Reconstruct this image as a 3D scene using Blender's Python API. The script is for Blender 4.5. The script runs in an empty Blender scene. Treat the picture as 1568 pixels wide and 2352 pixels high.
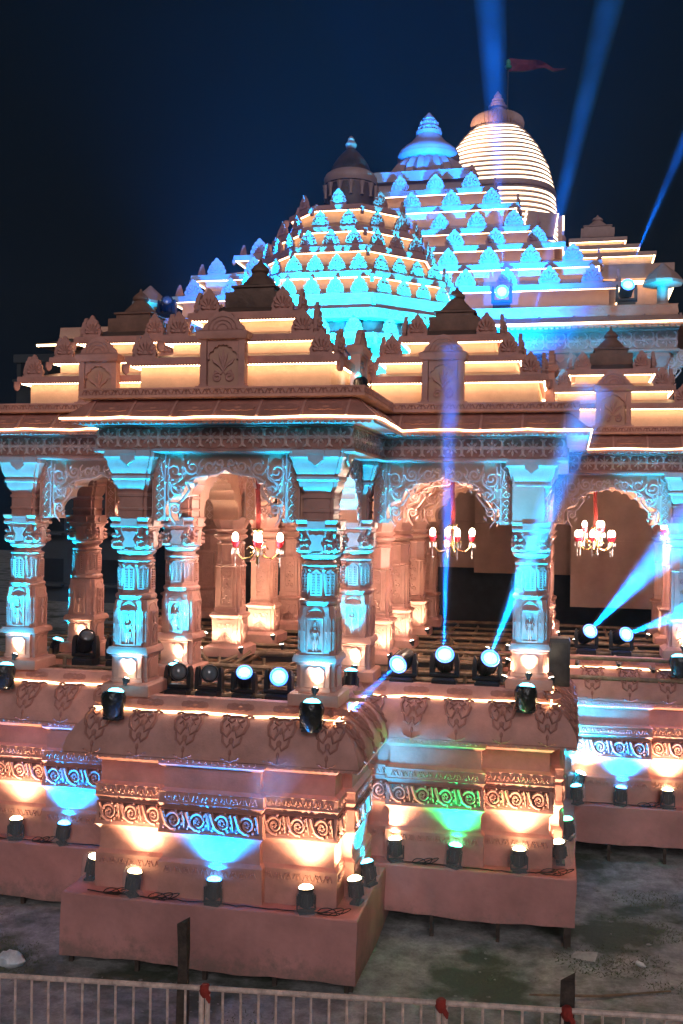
import bpy, math, random
from math import sin, cos, pi, radians
from mathutils import Vector, Matrix
from mathutils.geometry import tessellate_polygon
random.seed(7)
SC = bpy.context.scene
COL = SC.collection
# ------------------------------------------------------------------ camera
YAW, ROLL, PITCH, EYE = radians(12.5), radians(0.8), radians(0.17), 5.5
fw = Vector((-sin(YAW)*cos(PITCH), cos(YAW)*cos(PITCH), sin(PITCH)))
rt = Vector((cos(YAW), sin(YAW), 0)); up = rt.cross(fw)
cr = cos(ROLL)*rt + sin(ROLL)*up; cu = -sin(ROLL)*rt + cos(ROLL)*up
cam = bpy.data.cameras.new('camera'); co = bpy.data.objects.new('camera', cam); COL.objects.link(co)
cam.sensor_fit = 'VERTICAL'; cam.sensor_height = 36; cam.lens = 36*2380/2352
cam.clip_start = 0.1; cam.clip_end = 900
M = Matrix((cr, cu, -fw)).transposed().to_4x4(); M.translation = Vector((0, 0, EYE))
co.matrix_world = M
SC.camera = co
# ------------------------------------------------------------------ world, sun, exposure
W = bpy.data.worlds.new('World'); SC.world = W; W.use_nodes = True
wn = W.node_tree.nodes; wl = W.node_tree.links; wn.clear()
sky = wn.new('ShaderNodeTexSky'); sky.sky_type = 'NISHITA'; sky.sun_disc = False
sky.sun_elevation = radians(-4); sky.sun_rotation = radians(195)
mixn = wn.new('ShaderNodeMixRGB'); mixn.blend_type = 'ADD'; mixn.inputs[0].default_value = 1
mixn.inputs[2].default_value = (0.016, 0.060, 0.135, 1)
bg = wn.new('ShaderNodeBackground'); bg.inputs[1].default_value = 0.025
wo = wn.new('ShaderNodeOutputWorld')
wl.new(sky.outputs[0], mixn.inputs[1]); wl.new(mixn.outputs[0], bg.inputs[0]); wl.new(bg.outputs[0], wo.inputs[0])
sd = bpy.data.lights.new('street_glow', 'SUN'); sd.energy = 0.58; sd.angle = radians(28); sd.color = (0.96, 0.88, 0.92)
so = bpy.data.objects.new('street_glow', sd); COL.objects.link(so)
so.rotation_euler = Vector((-0.25, 0.85, -0.40)).to_track_quat('-Z', 'Y').to_euler()
SC.render.engine = 'CYCLES'
SC.view_settings.view_transform = 'Standard'; SC.view_settings.look = 'None'
SC.view_settings.exposure = 1.0; SC.view_settings.gamma = 1.0; SC.view_settings.use_curve_mapping = False
cy = SC.cycles
cy.use_denoising = True; cy.denoiser = 'OPENIMAGEDENOISE'
cy.max_bounces = 5; cy.diffuse_bounces = 3; cy.glossy_bounces = 2; cy.transmission_bounces = 3
cy.transparent_max_bounces = 12; cy.volume_bounces = 0; cy.caustics_reflective = False; cy.caustics_refractive = False
cy.sample_clamp_indirect = 4.0; cy.use_light_tree = True; cy.volume_max_steps = 256

# ------------------------------------------------------------------ materials
MATS = {}
def mat(name, col, rough=0.6, noise=0.12, scale=6.0, bump=0.0, bscale=40.0, metal=0.0, spec=0.4):
    if name in MATS: return MATS[name]
    m = bpy.data.materials.new(name); m.use_nodes = True; nt = m.node_tree; n = nt.nodes; l = nt.links
    b = n['Principled BSDF']; b.inputs['Roughness'].default_value = rough; b.inputs['Metallic'].default_value = metal
    b.inputs['Specular IOR Level'].default_value = spec
    tc = n.new('ShaderNodeTexCoord')
    nz = n.new('ShaderNodeTexNoise'); nz.inputs['Scale'].default_value = scale; nz.inputs['Detail'].default_value = 5; nz.inputs['Roughness'].default_value = .65
    l.new(tc.outputs['Object'], nz.inputs['Vector'])
    rp = n.new('ShaderNodeValToRGB'); rp.color_ramp.elements[0].position = .3; rp.color_ramp.elements[1].position = .72
    rp.color_ramp.elements[0].color = tuple(c*(1-noise*1.6) for c in col)+(1,)
    rp.color_ramp.elements[1].color = tuple(min(1, c*(1+noise)) for c in col)+(1,)
    l.new(nz.outputs['Fac'], rp.inputs[0]); l.new(rp.outputs[0], b.inputs['Base Color'])
    if bump:
        n2 = n.new('ShaderNodeTexNoise'); n2.inputs['Scale'].default_value = bscale; n2.inputs['Detail'].default_value = 4
        l.new(tc.outputs['Object'], n2.inputs['Vector'])
        bp = n.new('ShaderNodeBump'); bp.inputs['Strength'].default_value = bump; bp.inputs['Distance'].default_value = .02
        l.new(n2.outputs['Fac'], bp.inputs['Height']); l.new(bp.outputs[0], b.inputs['Normal'])
    MATS[name] = m; return m
def wob(mb, a=.008):
    return mb.map(lambda p: (p[0], p[1], p[2]+a*(sin(p[0]*5.3+p[1]*3.1)+.6*sin(p[0]*13.1+1.7+p[1]*7.0))))
def fine(poly, closed=False, st=.22):
    out = []; n = len(poly)
    for i in range(n if closed else n-1):
        p, q = poly[i], poly[(i+1) % n]; k = max(1, int(math.hypot(q[0]-p[0], q[1]-p[1])/st))
        out += [(p[0]+(q[0]-p[0])*j/k, p[1]+(q[1]-p[1])*j/k) for j in range(k)]
    return out if closed else out+[poly[-1]]
def emit(name, col, s):
    if name in MATS: return MATS[name]
    m = bpy.data.materials.new(name); m.use_nodes = True; n = m.node_tree.nodes
    b = n['Principled BSDF']; b.inputs['Base Color'].default_value = (0.8, 0.8, 0.8, 1)
    b.inputs['Emission Color'].default_value = col+(1,); b.inputs['Emission Strength'].default_value = s
    MATS[name] = m; return m
def clear(name, col, alpha, rough=.2):
    m = bpy.data.materials.new(name); m.use_nodes = True; b = m.node_tree.nodes['Principled BSDF']
    b.inputs['Base Color'].default_value = col+(1,); b.inputs['Alpha'].default_value = alpha; b.inputs['Roughness'].default_value = rough
    MATS[name] = m; return m
TERRA = mat('terracotta_paint', (.50, .25, .205), .68, .17, 2.6, .2, 45, spec=.25)
TERRA_D = mat('terracotta_carving', (.37, .165, .13), .7, .2, 4, .25, 50, spec=.25)
FSHADE = mat('carved_ground_shade', (.15, .062, .045), .7, .2, 8)  # recess shade behind the frieze scrolls, put into the colour
BASEC = mat('base_panel_cloth', (.46, .212, .188), .7, .2, 1.1, .55, 5)
def muddy(m):
    nt = m.node_tree; n = nt.nodes; l = nt.links; b = n['Principled BSDF']; src = b.inputs['Base Color'].links[0].from_socket
    tc = n.new('ShaderNodeTexCoord'); sp = n.new('ShaderNodeSeparateXYZ'); l.new(tc.outputs['Object'], sp.inputs[0])
    nz = n.new('ShaderNodeTexNoise'); nz.inputs['Scale'].default_value = 7; nz.inputs['Detail'].default_value = 7; nz.inputs['Roughness'].default_value = .75; l.new(tc.outputs['Object'], nz.inputs['Vector'])
    mr = n.new('ShaderNodeMapRange'); mr.inputs[1].default_value = .1; mr.inputs[2].default_value = .6; mr.inputs[3].default_value = .30; mr.inputs[4].default_value = -.08; l.new(sp.outputs['Z'], mr.inputs[0])
    ad = n.new('ShaderNodeMath'); ad.operation = 'ADD'; l.new(nz.outputs['Fac'], ad.inputs[0]); l.new(mr.outputs[0], ad.inputs[1])
    rp = n.new('ShaderNodeValToRGB'); rp.color_ramp.elements[0].position = .60; rp.color_ramp.elements[1].position = .82; rp.color_ramp.elements[1].color = (.75, .75, .75, 1); l.new(ad.outputs[0], rp.inputs[0])
    mx = n.new('ShaderNodeMixRGB'); mx.inputs[2].default_value = (.20, .135, .11, 1); l.new(rp.outputs[0], mx.inputs[0]); l.new(src, mx.inputs[1]); l.new(mx.outputs[0], b.inputs['Base Color'])
muddy(BASEC)
CARV = mat('lit_carving', (.58, .36, .31), .6, .12, 6, .2, 60, spec=.3)  # light falling on rosettes, vines and borders, put into a paler colour
COLM = mat('column_fibreglass', (.44, .215, .17), .46, .12, 5, .12, 70, spec=.5)
PEACH = mat('peach_cloth', (.60, .41, .28), .75, .12, 2.5, .35, 9)
PEACH2 = mat('peach_painted_wall', (.50, .27, .19), .65, .10, 2.5, .1, 30)
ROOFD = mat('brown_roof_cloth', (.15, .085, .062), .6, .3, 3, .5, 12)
PALE = mat('pale_fibreglass', (.40, .245, .20), .5, .1, 4, .1, 50)
BLACK = mat('black_plastic', (.015, .015, .017), .35, .2, 8)
DARK = mat('dark_steel', (.04, .04, .045), .45, .3, 8, metal=.4)
WOOD = mat('old_wood_post', (.06, .042, .032), .8, .4, 9, .6, 30)
BAMBOO = mat('bamboo_pole', (.22, .145, .085), .6, .35, 6, .3, 40)
RAILM = mat('rusted_rail_paint', (.64, .475, .40), .45, .3, 12, .2, 60)
REDC = mat('red_cloth', (.30, .03, .02), .8, .2, 10, .4, 30)
BRASS = mat('brass', (.62, .42, .16), .25, .1, 8, metal=1.0)
GLASSY = clear('crystal', (.95, .9, .88), .55, .05)
REDGL = clear('red_glass_cup', (.75, .03, .06), .8, .1)
PLAST = clear('clear_plastic_bag', (.85, .9, .92), .09, .18)
COVER = clear('clear_cover_film', (.85, .9, .92), .025, .1)
CABLE = mat('black_cable', (.012, .012, .012), .5)
LEDW = emit('warm_led', (1.0, .70, .40), 9.5)
LEDF = emit('warm_led_far', (1.0, .68, .38), 5.5)
LEDE = emit('warm_led_edge', (1.0, .66, .33), 5.0)
LEDS = emit('shikhara_led', (1.0, .74, .50), 2.0)
EWARM = emit('warm_lens', (1.0, .72, .38), 14.0)
ECYAN = emit('cyan_lens', (.08, .72, 1.0), 6.0)
EBLUE = emit('blue_lens', (.04, .33, 1.0), 7.5)
EGREEN = emit('green_lens', (.08, 1.0, .40), 9.0)
EBULB = emit('bulb_white', (1.0, .86, .62), 16.0)
EFLAME = emit('flame_bulb', (1.0, .80, .58), 14.0)
LENSOFF = mat('unlit_lens', (.10, .11, .12), .08, .1, 4, spec=.8)

# ------------------------------------------------------------------ mesh helpers
class MB:
    def __init__(s): s.v = []; s.f = []
    def add(s, v, f, mx=None):
        o = len(s.v)
        s.v += [tuple(mx @ Vector(p)) for p in v] if mx else list(v)
        s.f += [tuple(i+o for i in q) for q in f]
    def join(s, o, mx=None): s.add(o.v, o.f, mx)
    def box(s, x0, y0, z0, x1, y1, z1, mx=None):
        v = [(x, y, z) for z in (z0, z1) for y in (y0, y1) for x in (x0, x1)]
        s.add(v, [(0, 2, 3, 1), (4, 5, 7, 6), (0, 1, 5, 4), (2, 6, 7, 3), (0, 4, 6, 2), (1, 3, 7, 5)], mx)
    def sweep(s, poly, prof, closed=True, loop=False, cap=False, mx=None):
        n = len(poly); k = len(prof); ms = []
        for i in range(n):
            ns = []
            for a, b in ((i-1, i), (i, i+1)):
                if not closed and (a < 0 or b > n-1): continue
                p, q = poly[a % n], poly[b % n]; dx, dy = q[0]-p[0], q[1]-p[1]; L = math.hypot(dx, dy) or 1
                ns.append((dy/L, -dx/L))
            if len(ns) == 1: ms.append(ns[0])
            else:
                d = 1+ns[0][0]*ns[1][0]+ns[0][1]*ns[1][1]; d = max(d, .25)
                ms.append(((ns[0][0]+ns[1][0])/d, (ns[0][1]+ns[1][1])/d))
        v = [(poly[i][0]+ms[i][0]*d, poly[i][1]+ms[i][1]*d, z) for i in range(n) for d, z in prof]
        f = []; kk = k if loop else k-1
        for i in range(n if closed else n-1):
            i2 = (i+1) % n
            for j in range(kk):
                j2 = (j+1) % k
                f.append((i*k+j, i2*k+j, i2*k+j2, i*k+j2))
        if cap and closed:
            f.append(tuple(i*k+k-1 for i in range(n))); f.append(tuple(i*k for i in reversed(range(n))))
        if loop and not closed:
            f.append(tuple(range(k))); f.append(tuple((n-1)*k+j for j in reversed(range(k))))
        s.add(v, f, mx)
    def lathe(s, prof, seg=16, c=(0, 0, 0), flute=0, mx=None):
        k = len(prof); v = []; f = []
        for i in range(seg):
            a = 2*pi*i/seg; g = 1-flute*(i % 2)
            for r, z in prof: v.append((c[0]+r*g*cos(a), c[1]+r*g*sin(a), c[2]+z))
        for i in range(seg):
            i2 = (i+1) % seg
            for j in range(k-1): f.append((i*k+j, i2*k+j, i2*k+j+1, i*k+j+1))
        f.append(tuple(i*k+k-1 for i in range(seg))); f.append(tuple(i*k for i in reversed(range(seg))))
        s.add(v, f, mx)
    def tube(s, pts, r, seg=6, mx=None):
        n = len(pts); P = [Vector(p) for p in pts]; v = []; f = []
        rr = r if isinstance(r, (list, tuple)) else [r]*n
        for i in range(n):
            t = (P[min(i+1, n-1)]-P[max(i-1, 0)]); t.normalize()
            a = Vector((0, 1, 0)) if abs(t.y) < .9 else Vector((1, 0, 0))
            u = t.cross(a); u.normalize(); w = u.cross(t)
            for j in range(seg):
                q = P[i]+rr[i]*(cos(2*pi*j/seg)*u+sin(2*pi*j/seg)*w); v.append(tuple(q))
        for i in range(n-1):
            for j in range(seg):
                j2 = (j+1) % seg; f.append((i*seg+j, i*seg+j2, (i+1)*seg+j2, (i+1)*seg+j))
        f.append(tuple(range(seg))[::-1]); f.append(tuple((n-1)*seg+j for j in range(seg)))
        s.add(v, f, mx)
    def outline(s, pts, y0, y1, mx=None):
        """closed outline in (x,z), extruded from y0 (front) to y1 (back)"""
        n = len(pts); v = [(x, y0, z) for x, z in pts]+[(x, y1, z) for x, z in pts]
        tri = tessellate_polygon([[Vector((x, z, 0)) for x, z in pts]])
        f = [tuple(t) for t in tri]+[tuple(i+n for i in reversed(t)) for t in tri]
        f += [(i, (i+1) % n, (i+1) % n+n, i+n) for i in range(n)]
        s.add(v, f, mx)
    def blob(s, c, r, seg=6, rings=3, mx=None):
        prof = [(sin(pi*j/rings/1.0)*1, -cos(pi*j/rings)) for j in range(rings+1)]
        v = []; f = []; k = rings+1
        for i in range(seg):
            a = 2*pi*i/seg
            for q, z in prof: v.append((c[0]+r[0]*q*cos(a), c[1]+r[1]*q*sin(a), c[2]+r[2]*z))
        for i in range(seg):
            for j in range(rings): f.append((i*k+j, ((i+1) % seg)*k+j, ((i+1) % seg)*k+j+1, i*k+j+1))
        s.add(v, f, mx)
    def map(s, fn): s.v = [fn(p) for p in s.v]; return s
    def mesh(s, name, m, sharp=35, smooth=True):
        me = bpy.data.meshes.new(name); me.from_pydata(s.v, [], s.f); me.validate()
        if smooth:
            me.shade_smooth(); me.set_sharp_from_angle(angle=radians(sharp))
        me.materials.append(m); me.update(); return me
def obj(name, me, parent=None, loc=(0, 0, 0), rz=0.0, sc=None, rot=None):
    o = bpy.data.objects.new(name, me); COL.objects.link(o)
    if parent is not None: o.parent = parent
    o.location = loc; o.rotation_euler = rot if rot else (0, 0, rz)
    if sc: o.scale = sc if isinstance(sc, (tuple, list)) else (sc, sc, sc)
    return o
def part(name, mb, m, parent=None, **k): return obj(name, mb.mesh(name, m), parent, **k)
def tag(o, label, cat=None, group=None, kind=None):
    o['label'] = label
    if cat: o['category'] = cat
    if group: o['group'] = group
    if kind: o['kind'] = kind
    return o
def thing(name, label, cat, loc=(0, 0, 0), group=None, rz=0.0):
    return tag(obj(name, None, None, loc, rz), label, cat, group)
PS = 1.8
def lamp(parent, kind, loc, power, col, target=None, angle=60, blend=.6, size=.05):
    d = bpy.data.lights.new('lamp_light', kind); d.energy = power*PS; d.color = col; d.shadow_soft_size = size
    o = bpy.data.objects.new('lamp_light', d); COL.objects.link(o)
    if parent is not None: o.parent = parent
    o.location = loc
    if kind == 'SPOT':
        d.spot_size = radians(angle); d.spot_blend = blend
        o.rotation_euler = Vector(target).to_track_quat('-Z', 'Y').to_euler()
    return o
def rect(x0, y0, x1, y1): return [(x0, y0), (x1, y0), (x1, y1), (x0, y1)]
def stepped(w, t):
    """square plan of half-width w with corners stepped in by t"""
    a, b = w, w-t
    return [(-b, -a), (b, -a), (b, -b), (a, -b), (a, b), (b, b), (b, a), (-b, a), (-b, b), (-a, b), (-a, -b), (-b, -b)]
def octa(a):
    t = a*math.tan(pi/8)
    return [(-t, -a), (t, -a), (a, -t), (a, t), (t, a), (-t, a), (-a, t), (-a, -t)]

# ------------------------------------------------------------------ ornament meshes (all face -Y, front at y=0 going -y)
def spiral(cx, cz, r, turns, dir=1, a0=0, n=20, r1=.12):
    out = []
    for i in range(n+1):
        t = i/n; a = a0+dir*2*pi*turns*t; q = r*(1-t)+r*r1*t
        out.append((cx+q*cos(a), -.004, cz+q*sin(a)))
    return out
def frieze_scroll(w=.32, h=.25):
    mb = MB(); r = h*.40
    mb.tube(spiral(0, 0, r, 1.7, -1, pi*.9, 22), [.022*(1-.5*i/22) for i in range(23)], 5)
    mb.tube([(-w/2, -.004, h*.42), (-w*.42, -.006, h*.1), (-w*.3, -.008, -h*.25), (-w*.1, -.006, -h*.42), (w*.1, -.004, -h*.44)], [.03, .026, .022, .018, .01], 5)
    for i in range(6):
        a = -pi*.45+i*pi*.17
        mb.blob((r*1.22*cos(a), -.004, r*1.16*sin(a)), (.018, .018, .022))
    for i in range(5):
        a = pi*2*i/5; mb.blob((.028*cos(a), -.006, .028*sin(a)), (.02, .016, .02), 5, 2)
    for i in range(4): mb.blob((-w*.44+i*.012, -.004, -h*.38+i*.035), (.016, .014, .02), 5, 2)
    mb.tube([(w*.36, -.004, h*.42), (w*.43, -.006, h*.1), (w*.47, -.004, -h*.36)], [.022, .018, .008], 5)
    return mb
def small_band(w, h=.12, pitch=.11):
    mb = MB(); n = max(1, int(w/pitch)); p = w/n
    for i in range(n):
        x = -w/2+(i+.5)*p
        a = [(x-p*.42, -.003, -h*.3), (x-p*.2, -.007, h*.34), (x, -.007, -h*.1), (x+p*.2, -.007, h*.34), (x+p*.42, -.003, -h*.3)]
        mb.tube(a, .010, 4); mb.blob((x, -.004, h*.2), (.016, .012, .02), 5, 2)
        mb.blob((x, -.004, -h*.3), (.02, .012, .014), 5, 2)
    return mb
def rosette(w=.27, h=.25):
    mb = MB()
    mb.blob((0, -.012, 0), (.034, .022, .034), 8, 4)
    for i in range(8):
        a = pi*2*i/8+pi/8*0; d = (cos(a), sin(a))
        if i in (2, 6): L = h*.44
        elif i in (0, 4): L = w*.30
        else: L = .095
        mb.tube([(d[0]*.035, -.006, d[1]*.035), (d[0]*L*.6, -.012, d[1]*L*.6), (d[0]*L, -.004, d[1]*L)], [.010, .020, .006], 5)
    for sx in (-1, 1):
        for sz in (-1, 1):
            pts = []
            for i in range(9):
                t = i/8; a = radians(75)*(1-t)+radians(-150)*t
                pts.append((sx*(w*.29+.062*cos(a)), -.008, sz*(h*.21+.062*sin(a))))
            mb.tube(pts, [.010, .017, .020, .021, .021, .020, .018, .015, .008], 5)
    mb.blob((w/2, -.006, 0), (.022, .014, .022), 6, 2)
    return mb
def antefix(w=.30, h=.31):
    mb = MB(); pts = []
    # lobed bell silhouette
    half = [(.40, 0), (.46, .06), (.50, .16), (.47, .27), (.41, .33), (.42, .42), (.38, .52), (.30, .57), (.29, .66), (.24, .75), (.15, .80), (.10, .90), (.04, .97)]
    R = [(x*w, z*h) for x, z in half]; Lh = [(-x, z) for x, z in R]
    pts = R+[(0, h)]+Lh[::-1]
    mb.outline(pts, -.02, .03)
    for i in range(7):
        a = radians(8+i*27.3); L = h*(.62 if i in (0, 6) else (.60 if i in (1, 5) else .70))*(.62 if i in (0, 6) else .8)
        d = (cos(a)*w/h*.95, sin(a)); c0 = (0, h*.12)
        mb.tube([(c0[0]+d[0]*L*.3, -.02, c0[1]+d[1]*L*.3), (c0[0]+d[0]*L*.75, -.028, c0[1]+d[1]*L*.75), (c0[0]+d[0]*L*1.05, -.02, c0[1]+d[1]*L*1.05)], [.012*h/.3, .030*h/.3, .008], 5)
    for sx in (-1, 1): mb.tube(spiral(sx*w*.26, h*.17, w*.14, 1.1, sx, pi/2, 10, .2), .010*h/.3, 4)
    mb.blob((0, -.02, h*.16), (w*.14, .022, h*.10), 8, 3)
    mb.box(-w*.47, -.035, -.03, w*.47, .04, .012)
    return mb
def pendant_ornament(w=.40):
    """kapota pendant, in (u, out, v) space: v 0 (top) .. -1 (lip), mapped later"""
    mb = MB()
    mb.tube([(-w*.5, -.006, -.05), (-w*.36, -.018, -.02), (-w*.2, -.012, -.08), (0, -.012, -.05), (w*.2, -.012, -.08), (w*.36, -.018, -.02), (w*.5, -.006, -.05)], .018, 5)
    for sx in (-1, 1):
        mb.tube([(sx*w*.40, -.006, -.08), (sx*w*.36, -.018, -.20), (sx*w*.42, -.014, -.32), (sx*w*.34, -.016, -.46), (sx*w*.16, -.016, -.52), (sx*w*.07, -.012, -.40), (sx*w*.17, -.012, -.30), (sx*w*.25, -.012, -.36)], [.014, .022, .022, .022, .02, .018, .016, .01], 5)
        mb.tube([(sx*w*.05, -.010, -.06), (sx*w*.20, -.020, -.13), (sx*w*.24, -.018, -.22), (sx*w*.12, -.016, -.28), (sx*w*.04, -.014, -.20)], [.012, .018, .018, .016, .01], 5)
        mb.tube([(sx*w*.30, -.010, -.50), (sx*w*.26, -.018, -.60), (sx*w*.10, -.018, -.66), (sx*w*.03, -.012, -.60)], [.012, .018, .016, .01], 5)
        mb.tube([(sx*.11, -.008, -.83), (sx*.085, -.012, -.865), (sx*.06, -.008, -.90), (sx*.035, -.012, -.93), (0, -.010, -.97)], [.008, .015, .009, .015, .010], 5)
    mb.blob((0, -.014, -.38), (.024, .022, .07), 6, 3); mb.blob((0, -.014, -.57), (.035, .02, .05), 6, 3); mb.blob((0, -.012, -.74), (.022, .018, .06), 6, 3); mb.tube([(0, -.010, -.70), (0, -.010, -.97)], .008, 4)
    return mb
def vine_spandrel(W2, H, a, rise, side):
    """scrolls filling one half of an arch spandrel; side -1 left, +1 right; x from 0(centre) to W2"""
    mb = MB()
    def S(cx, cz, r, t, d, a0): mb.tube([(side*x, y, z) for x, y, z in spiral(cx, cz, r, t, d, a0, 16, .15)], [.021-.009*i/16 for i in range(17)], 5)
    def B(p, r=.018): mb.tube([(side*x, -.006, z) for x, z in p], [r*.5]+[r]*(len(p)-2)+[r*.4], 5)
    S(.20, H-.14, .085, 1.5, 1, pi); S(.43, H-.15, .095, 1.5, -1, 0); S(.66, H-.20, .12, 1.6, 1, pi)
    S(W2-.15, H-.42, .10, 1.5, -1, pi*.5); S(W2-.11, H-.66, .075, 1.5, 1, 0)
    S(.07, H-.08, .045, 1.2, -1, 0)
    B([(0, H-.17), (.10, H-.22), (.28, H-.24), (.42, H-.27), (.56, H-.36)])
    B([(.30, H-.04), (.34, H-.10), (.32, H-.2), (.38, H-.26)]); B([(.55, H-.03), (.54, H-.12), (.56, H-.28), (.70, H-.40)])
    B([(W2-.03, H-.03), (W2-.02, H-.2), (W2-.04, H-.34), (W2-.2, H-.52)]); B([(W2-.02, H-.5), (W2-.05, H-.76), (W2-.12, H-.86)])
    B([(.78, H-.04), (.84, H-.1), (.80, H-.3)]); B([(W2-.24, H-.30), (W2-.30, H-.42), (W2-.2, H-.56), (W2-.13, H-.60)])
    for x, z in ((.12, .06), (.48, .30), (.62, .36), (W2-.24, .36), (W2-.07, .57), (.36, .33), (.75, .10), (.02, .10), (.28, .12), (.34, .20), (.53, .10), (.57, .20), (.76, .30), (W2-.06, .30), (W2-.18, .58), (W2-.20, .70), (W2-.04, .74), (.18, .20), (.46, .05), (.88, .14)):
        mb.tube([(side*x, -.004, H-z), (side*(x+.02), -.018, H-z-.03), (side*(x+.04), -.004, H-z-.075)], [.005, .020, .004], 4)
    return mb
def cusp_arch(a, rise, n=9):
    """multifoil intrados points left->right, springing at z=0"""
    env = []
    for i in range(n+1):
        t = i/n; x = -a+2*a*t; u = abs(x)/a
        z = rise*(1-u**2.1)**.72
        env.append((x, z))
    out = []
    for i in range(n):
        p, q = env[i], env[i+1]; L = math.hypot(q[0]-p[0], q[1]-p[1]); nx, nz = -(q[1]-p[1])/L, (q[0]-p[0])/L
        for j in range(7):
            t = j/7; bul = L*.30*sin(pi*t)**.8
            out.append((p[0]+(q[0]-p[0])*t+nx*bul, p[1]+(q[1]-p[1])*t+nz*bul))
    out.append(env[-1]); return out
_mc = {}
def shared(key, fn, m):
    if key not in _mc: _mc[key] = fn().mesh(key, m)
    return _mc[key]
def face_rz(nx, ny): return math.atan2(nx, -ny)      # rotates a -Y facing piece to face (nx, ny)

# ------------------------------------------------------------------ setting: ground
def ground():
    m = bpy.data.materials.new('trodden_earth'); m.use_nodes = True; nt = m.node_tree; n = nt.nodes; l = nt.links
    b = n['Principled BSDF']; b.inputs['Roughness'].default_value = .9; b.inputs['Specular IOR Level'].default_value = .2
    tc = n.new('ShaderNodeTexCoord')
    def nz(s, d=6, r=.6):
        q = n.new('ShaderNodeTexNoise'); q.inputs['Scale'].default_value = s; q.inputs['Detail'].default_value = d; q.inputs['Roughness'].default_value = r
        l.new(tc.outputs['Object'], q.inputs['Vector']); return q
    a, c, d = nz(.55), nz(3.2, 8, .7), nz(28, 4)
    r1 = n.new('ShaderNodeValToRGB'); e = r1.color_ramp.elements
    e[0].position = .36; e[0].color = (.20, .20, .19, 1); e[1].position = .62; e[1].color = (.42, .42, .40, 1)
    l.new(c.outputs['Fac'], r1.inputs[0])
    r2 = n.new('ShaderNodeValToRGB'); e = r2.color_ramp.elements
    e[0].position = .50; e[0].color = (0, 0, 0, 1); e[1].position = .60; e[1].color = (1, 1, 1, 1)
    l.new(a.outputs['Fac'], r2.inputs[0])
    mx = n.new('ShaderNodeMixRGB'); mx.inputs[2].default_value = (.09, .105, .075, 1)
    l.new(r2.outputs[0], mx.inputs[0]); l.new(r1.outputs[0], mx.inputs[1])
    r3 = n.new('ShaderNodeValToRGB'); e = r3.color_ramp.elements
    e[0].position = .25; e[0].color = (.75, .75, .75, 1); e[1].position = .6; e[1].color = (1, 1, 1, 1)
    l.new(d.outputs['Fac'], r3.inputs[0])
    mu = n.new('ShaderNodeMixRGB'); mu.blend_type = 'MULTIPLY'; mu.inputs[0].default_value = 1
    l.new(mx.outputs[0], mu.inputs[1]); l.new(r3.outputs[0], mu.inputs[2]); l.new(mu.outputs[0], b.inputs['Base Color'])
    bp = n.new('ShaderNodeBump'); bp.inputs['Strength'].default_value = .9; bp.inputs['Distance'].default_value = .05
    l.new(c.outputs['Fac'], bp.inputs['Height']); l.new(bp.outputs[0], b.inputs['Normal'])
    mb = MB(); xs = [-130, -60]+[-16+.25*i for i in range(89)]+[40, 130]; ys = [-40, 0]+[5+.25*i for i in range(65)]+[60, 130]
    rnd = random.Random(3)
    for y in ys:
        for x in xs:
            z = 0 if abs(x) > 20 or y > 22 or y < 4 else .02*sin(x*1.7+y)+.02*sin(y*2.3-x*.6)+rnd.uniform(-.012, .012)
            mb.v.append((x, y, z))
    nx = len(xs)
    for j in range(len(ys)-1):
        for i in range(nx-1): mb.f.append((j*nx+i, j*nx+i+1, (j+1)*nx+i+1, (j+1)*nx+i))
    o = part('ground', mb, m); tag(o, 'trodden earth ground with thin worn grass', kind='structure')
ground()
GRASSM = mat('dull_grass', (.12, .14, .08), .8, .35, 5)
def grass():
    mb = MB(); rnd = random.Random(11)
    patches = [(-6.9, 11.6, .55, 260), (-7.6, 12.3, .6, 220), (.9, 14.4, .45, 160), (.55, 13.3, .5, 170), (1.9, 12.2, .4, 130), (1.3, 12.6, .3, 70),
               (-1.9, 10.6, .12, 30), (.7, 11.3, .14, 34), (2.3, 11.8, .3, 60), (-.6, 11.1, .3, 24), (-3.2, 10.7, .3, 24), (-5.2, 10.3, .4, 40), (1.2, 15.6, .4, 80),
               (-.9, 12.4, .5, 18), (.2, 10.6, .6, 22), (1.6, 10.9, .5, 24)]
    for cx, cy_, r, n in patches:
        for i in range(n*5):
            a = rnd.uniform(0, 2*pi); q = r*rnd.random()**.7; x = cx+q*cos(a)*1.5; y = cy_+q*sin(a)
            h = rnd.uniform(.01, .038); d = rnd.uniform(0, 2*pi); w = .008; lx, ly = rnd.uniform(-.05, .05), rnd.uniform(-.05, .05)
            mb.add([(x-w*cos(d), y-w*sin(d), 0), (x+w*cos(d), y+w*sin(d), 0), (x+lx*.5+w*.6*cos(d), y+ly*.5, h*.6), (x+lx, y+ly, h)], [(0, 1, 2), (0, 2, 3)])
    tag(part('grass', mb, GRASSM), 'low tufts of dull grass on the trodden earth', 'grass', kind='stuff')
grass()

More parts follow.
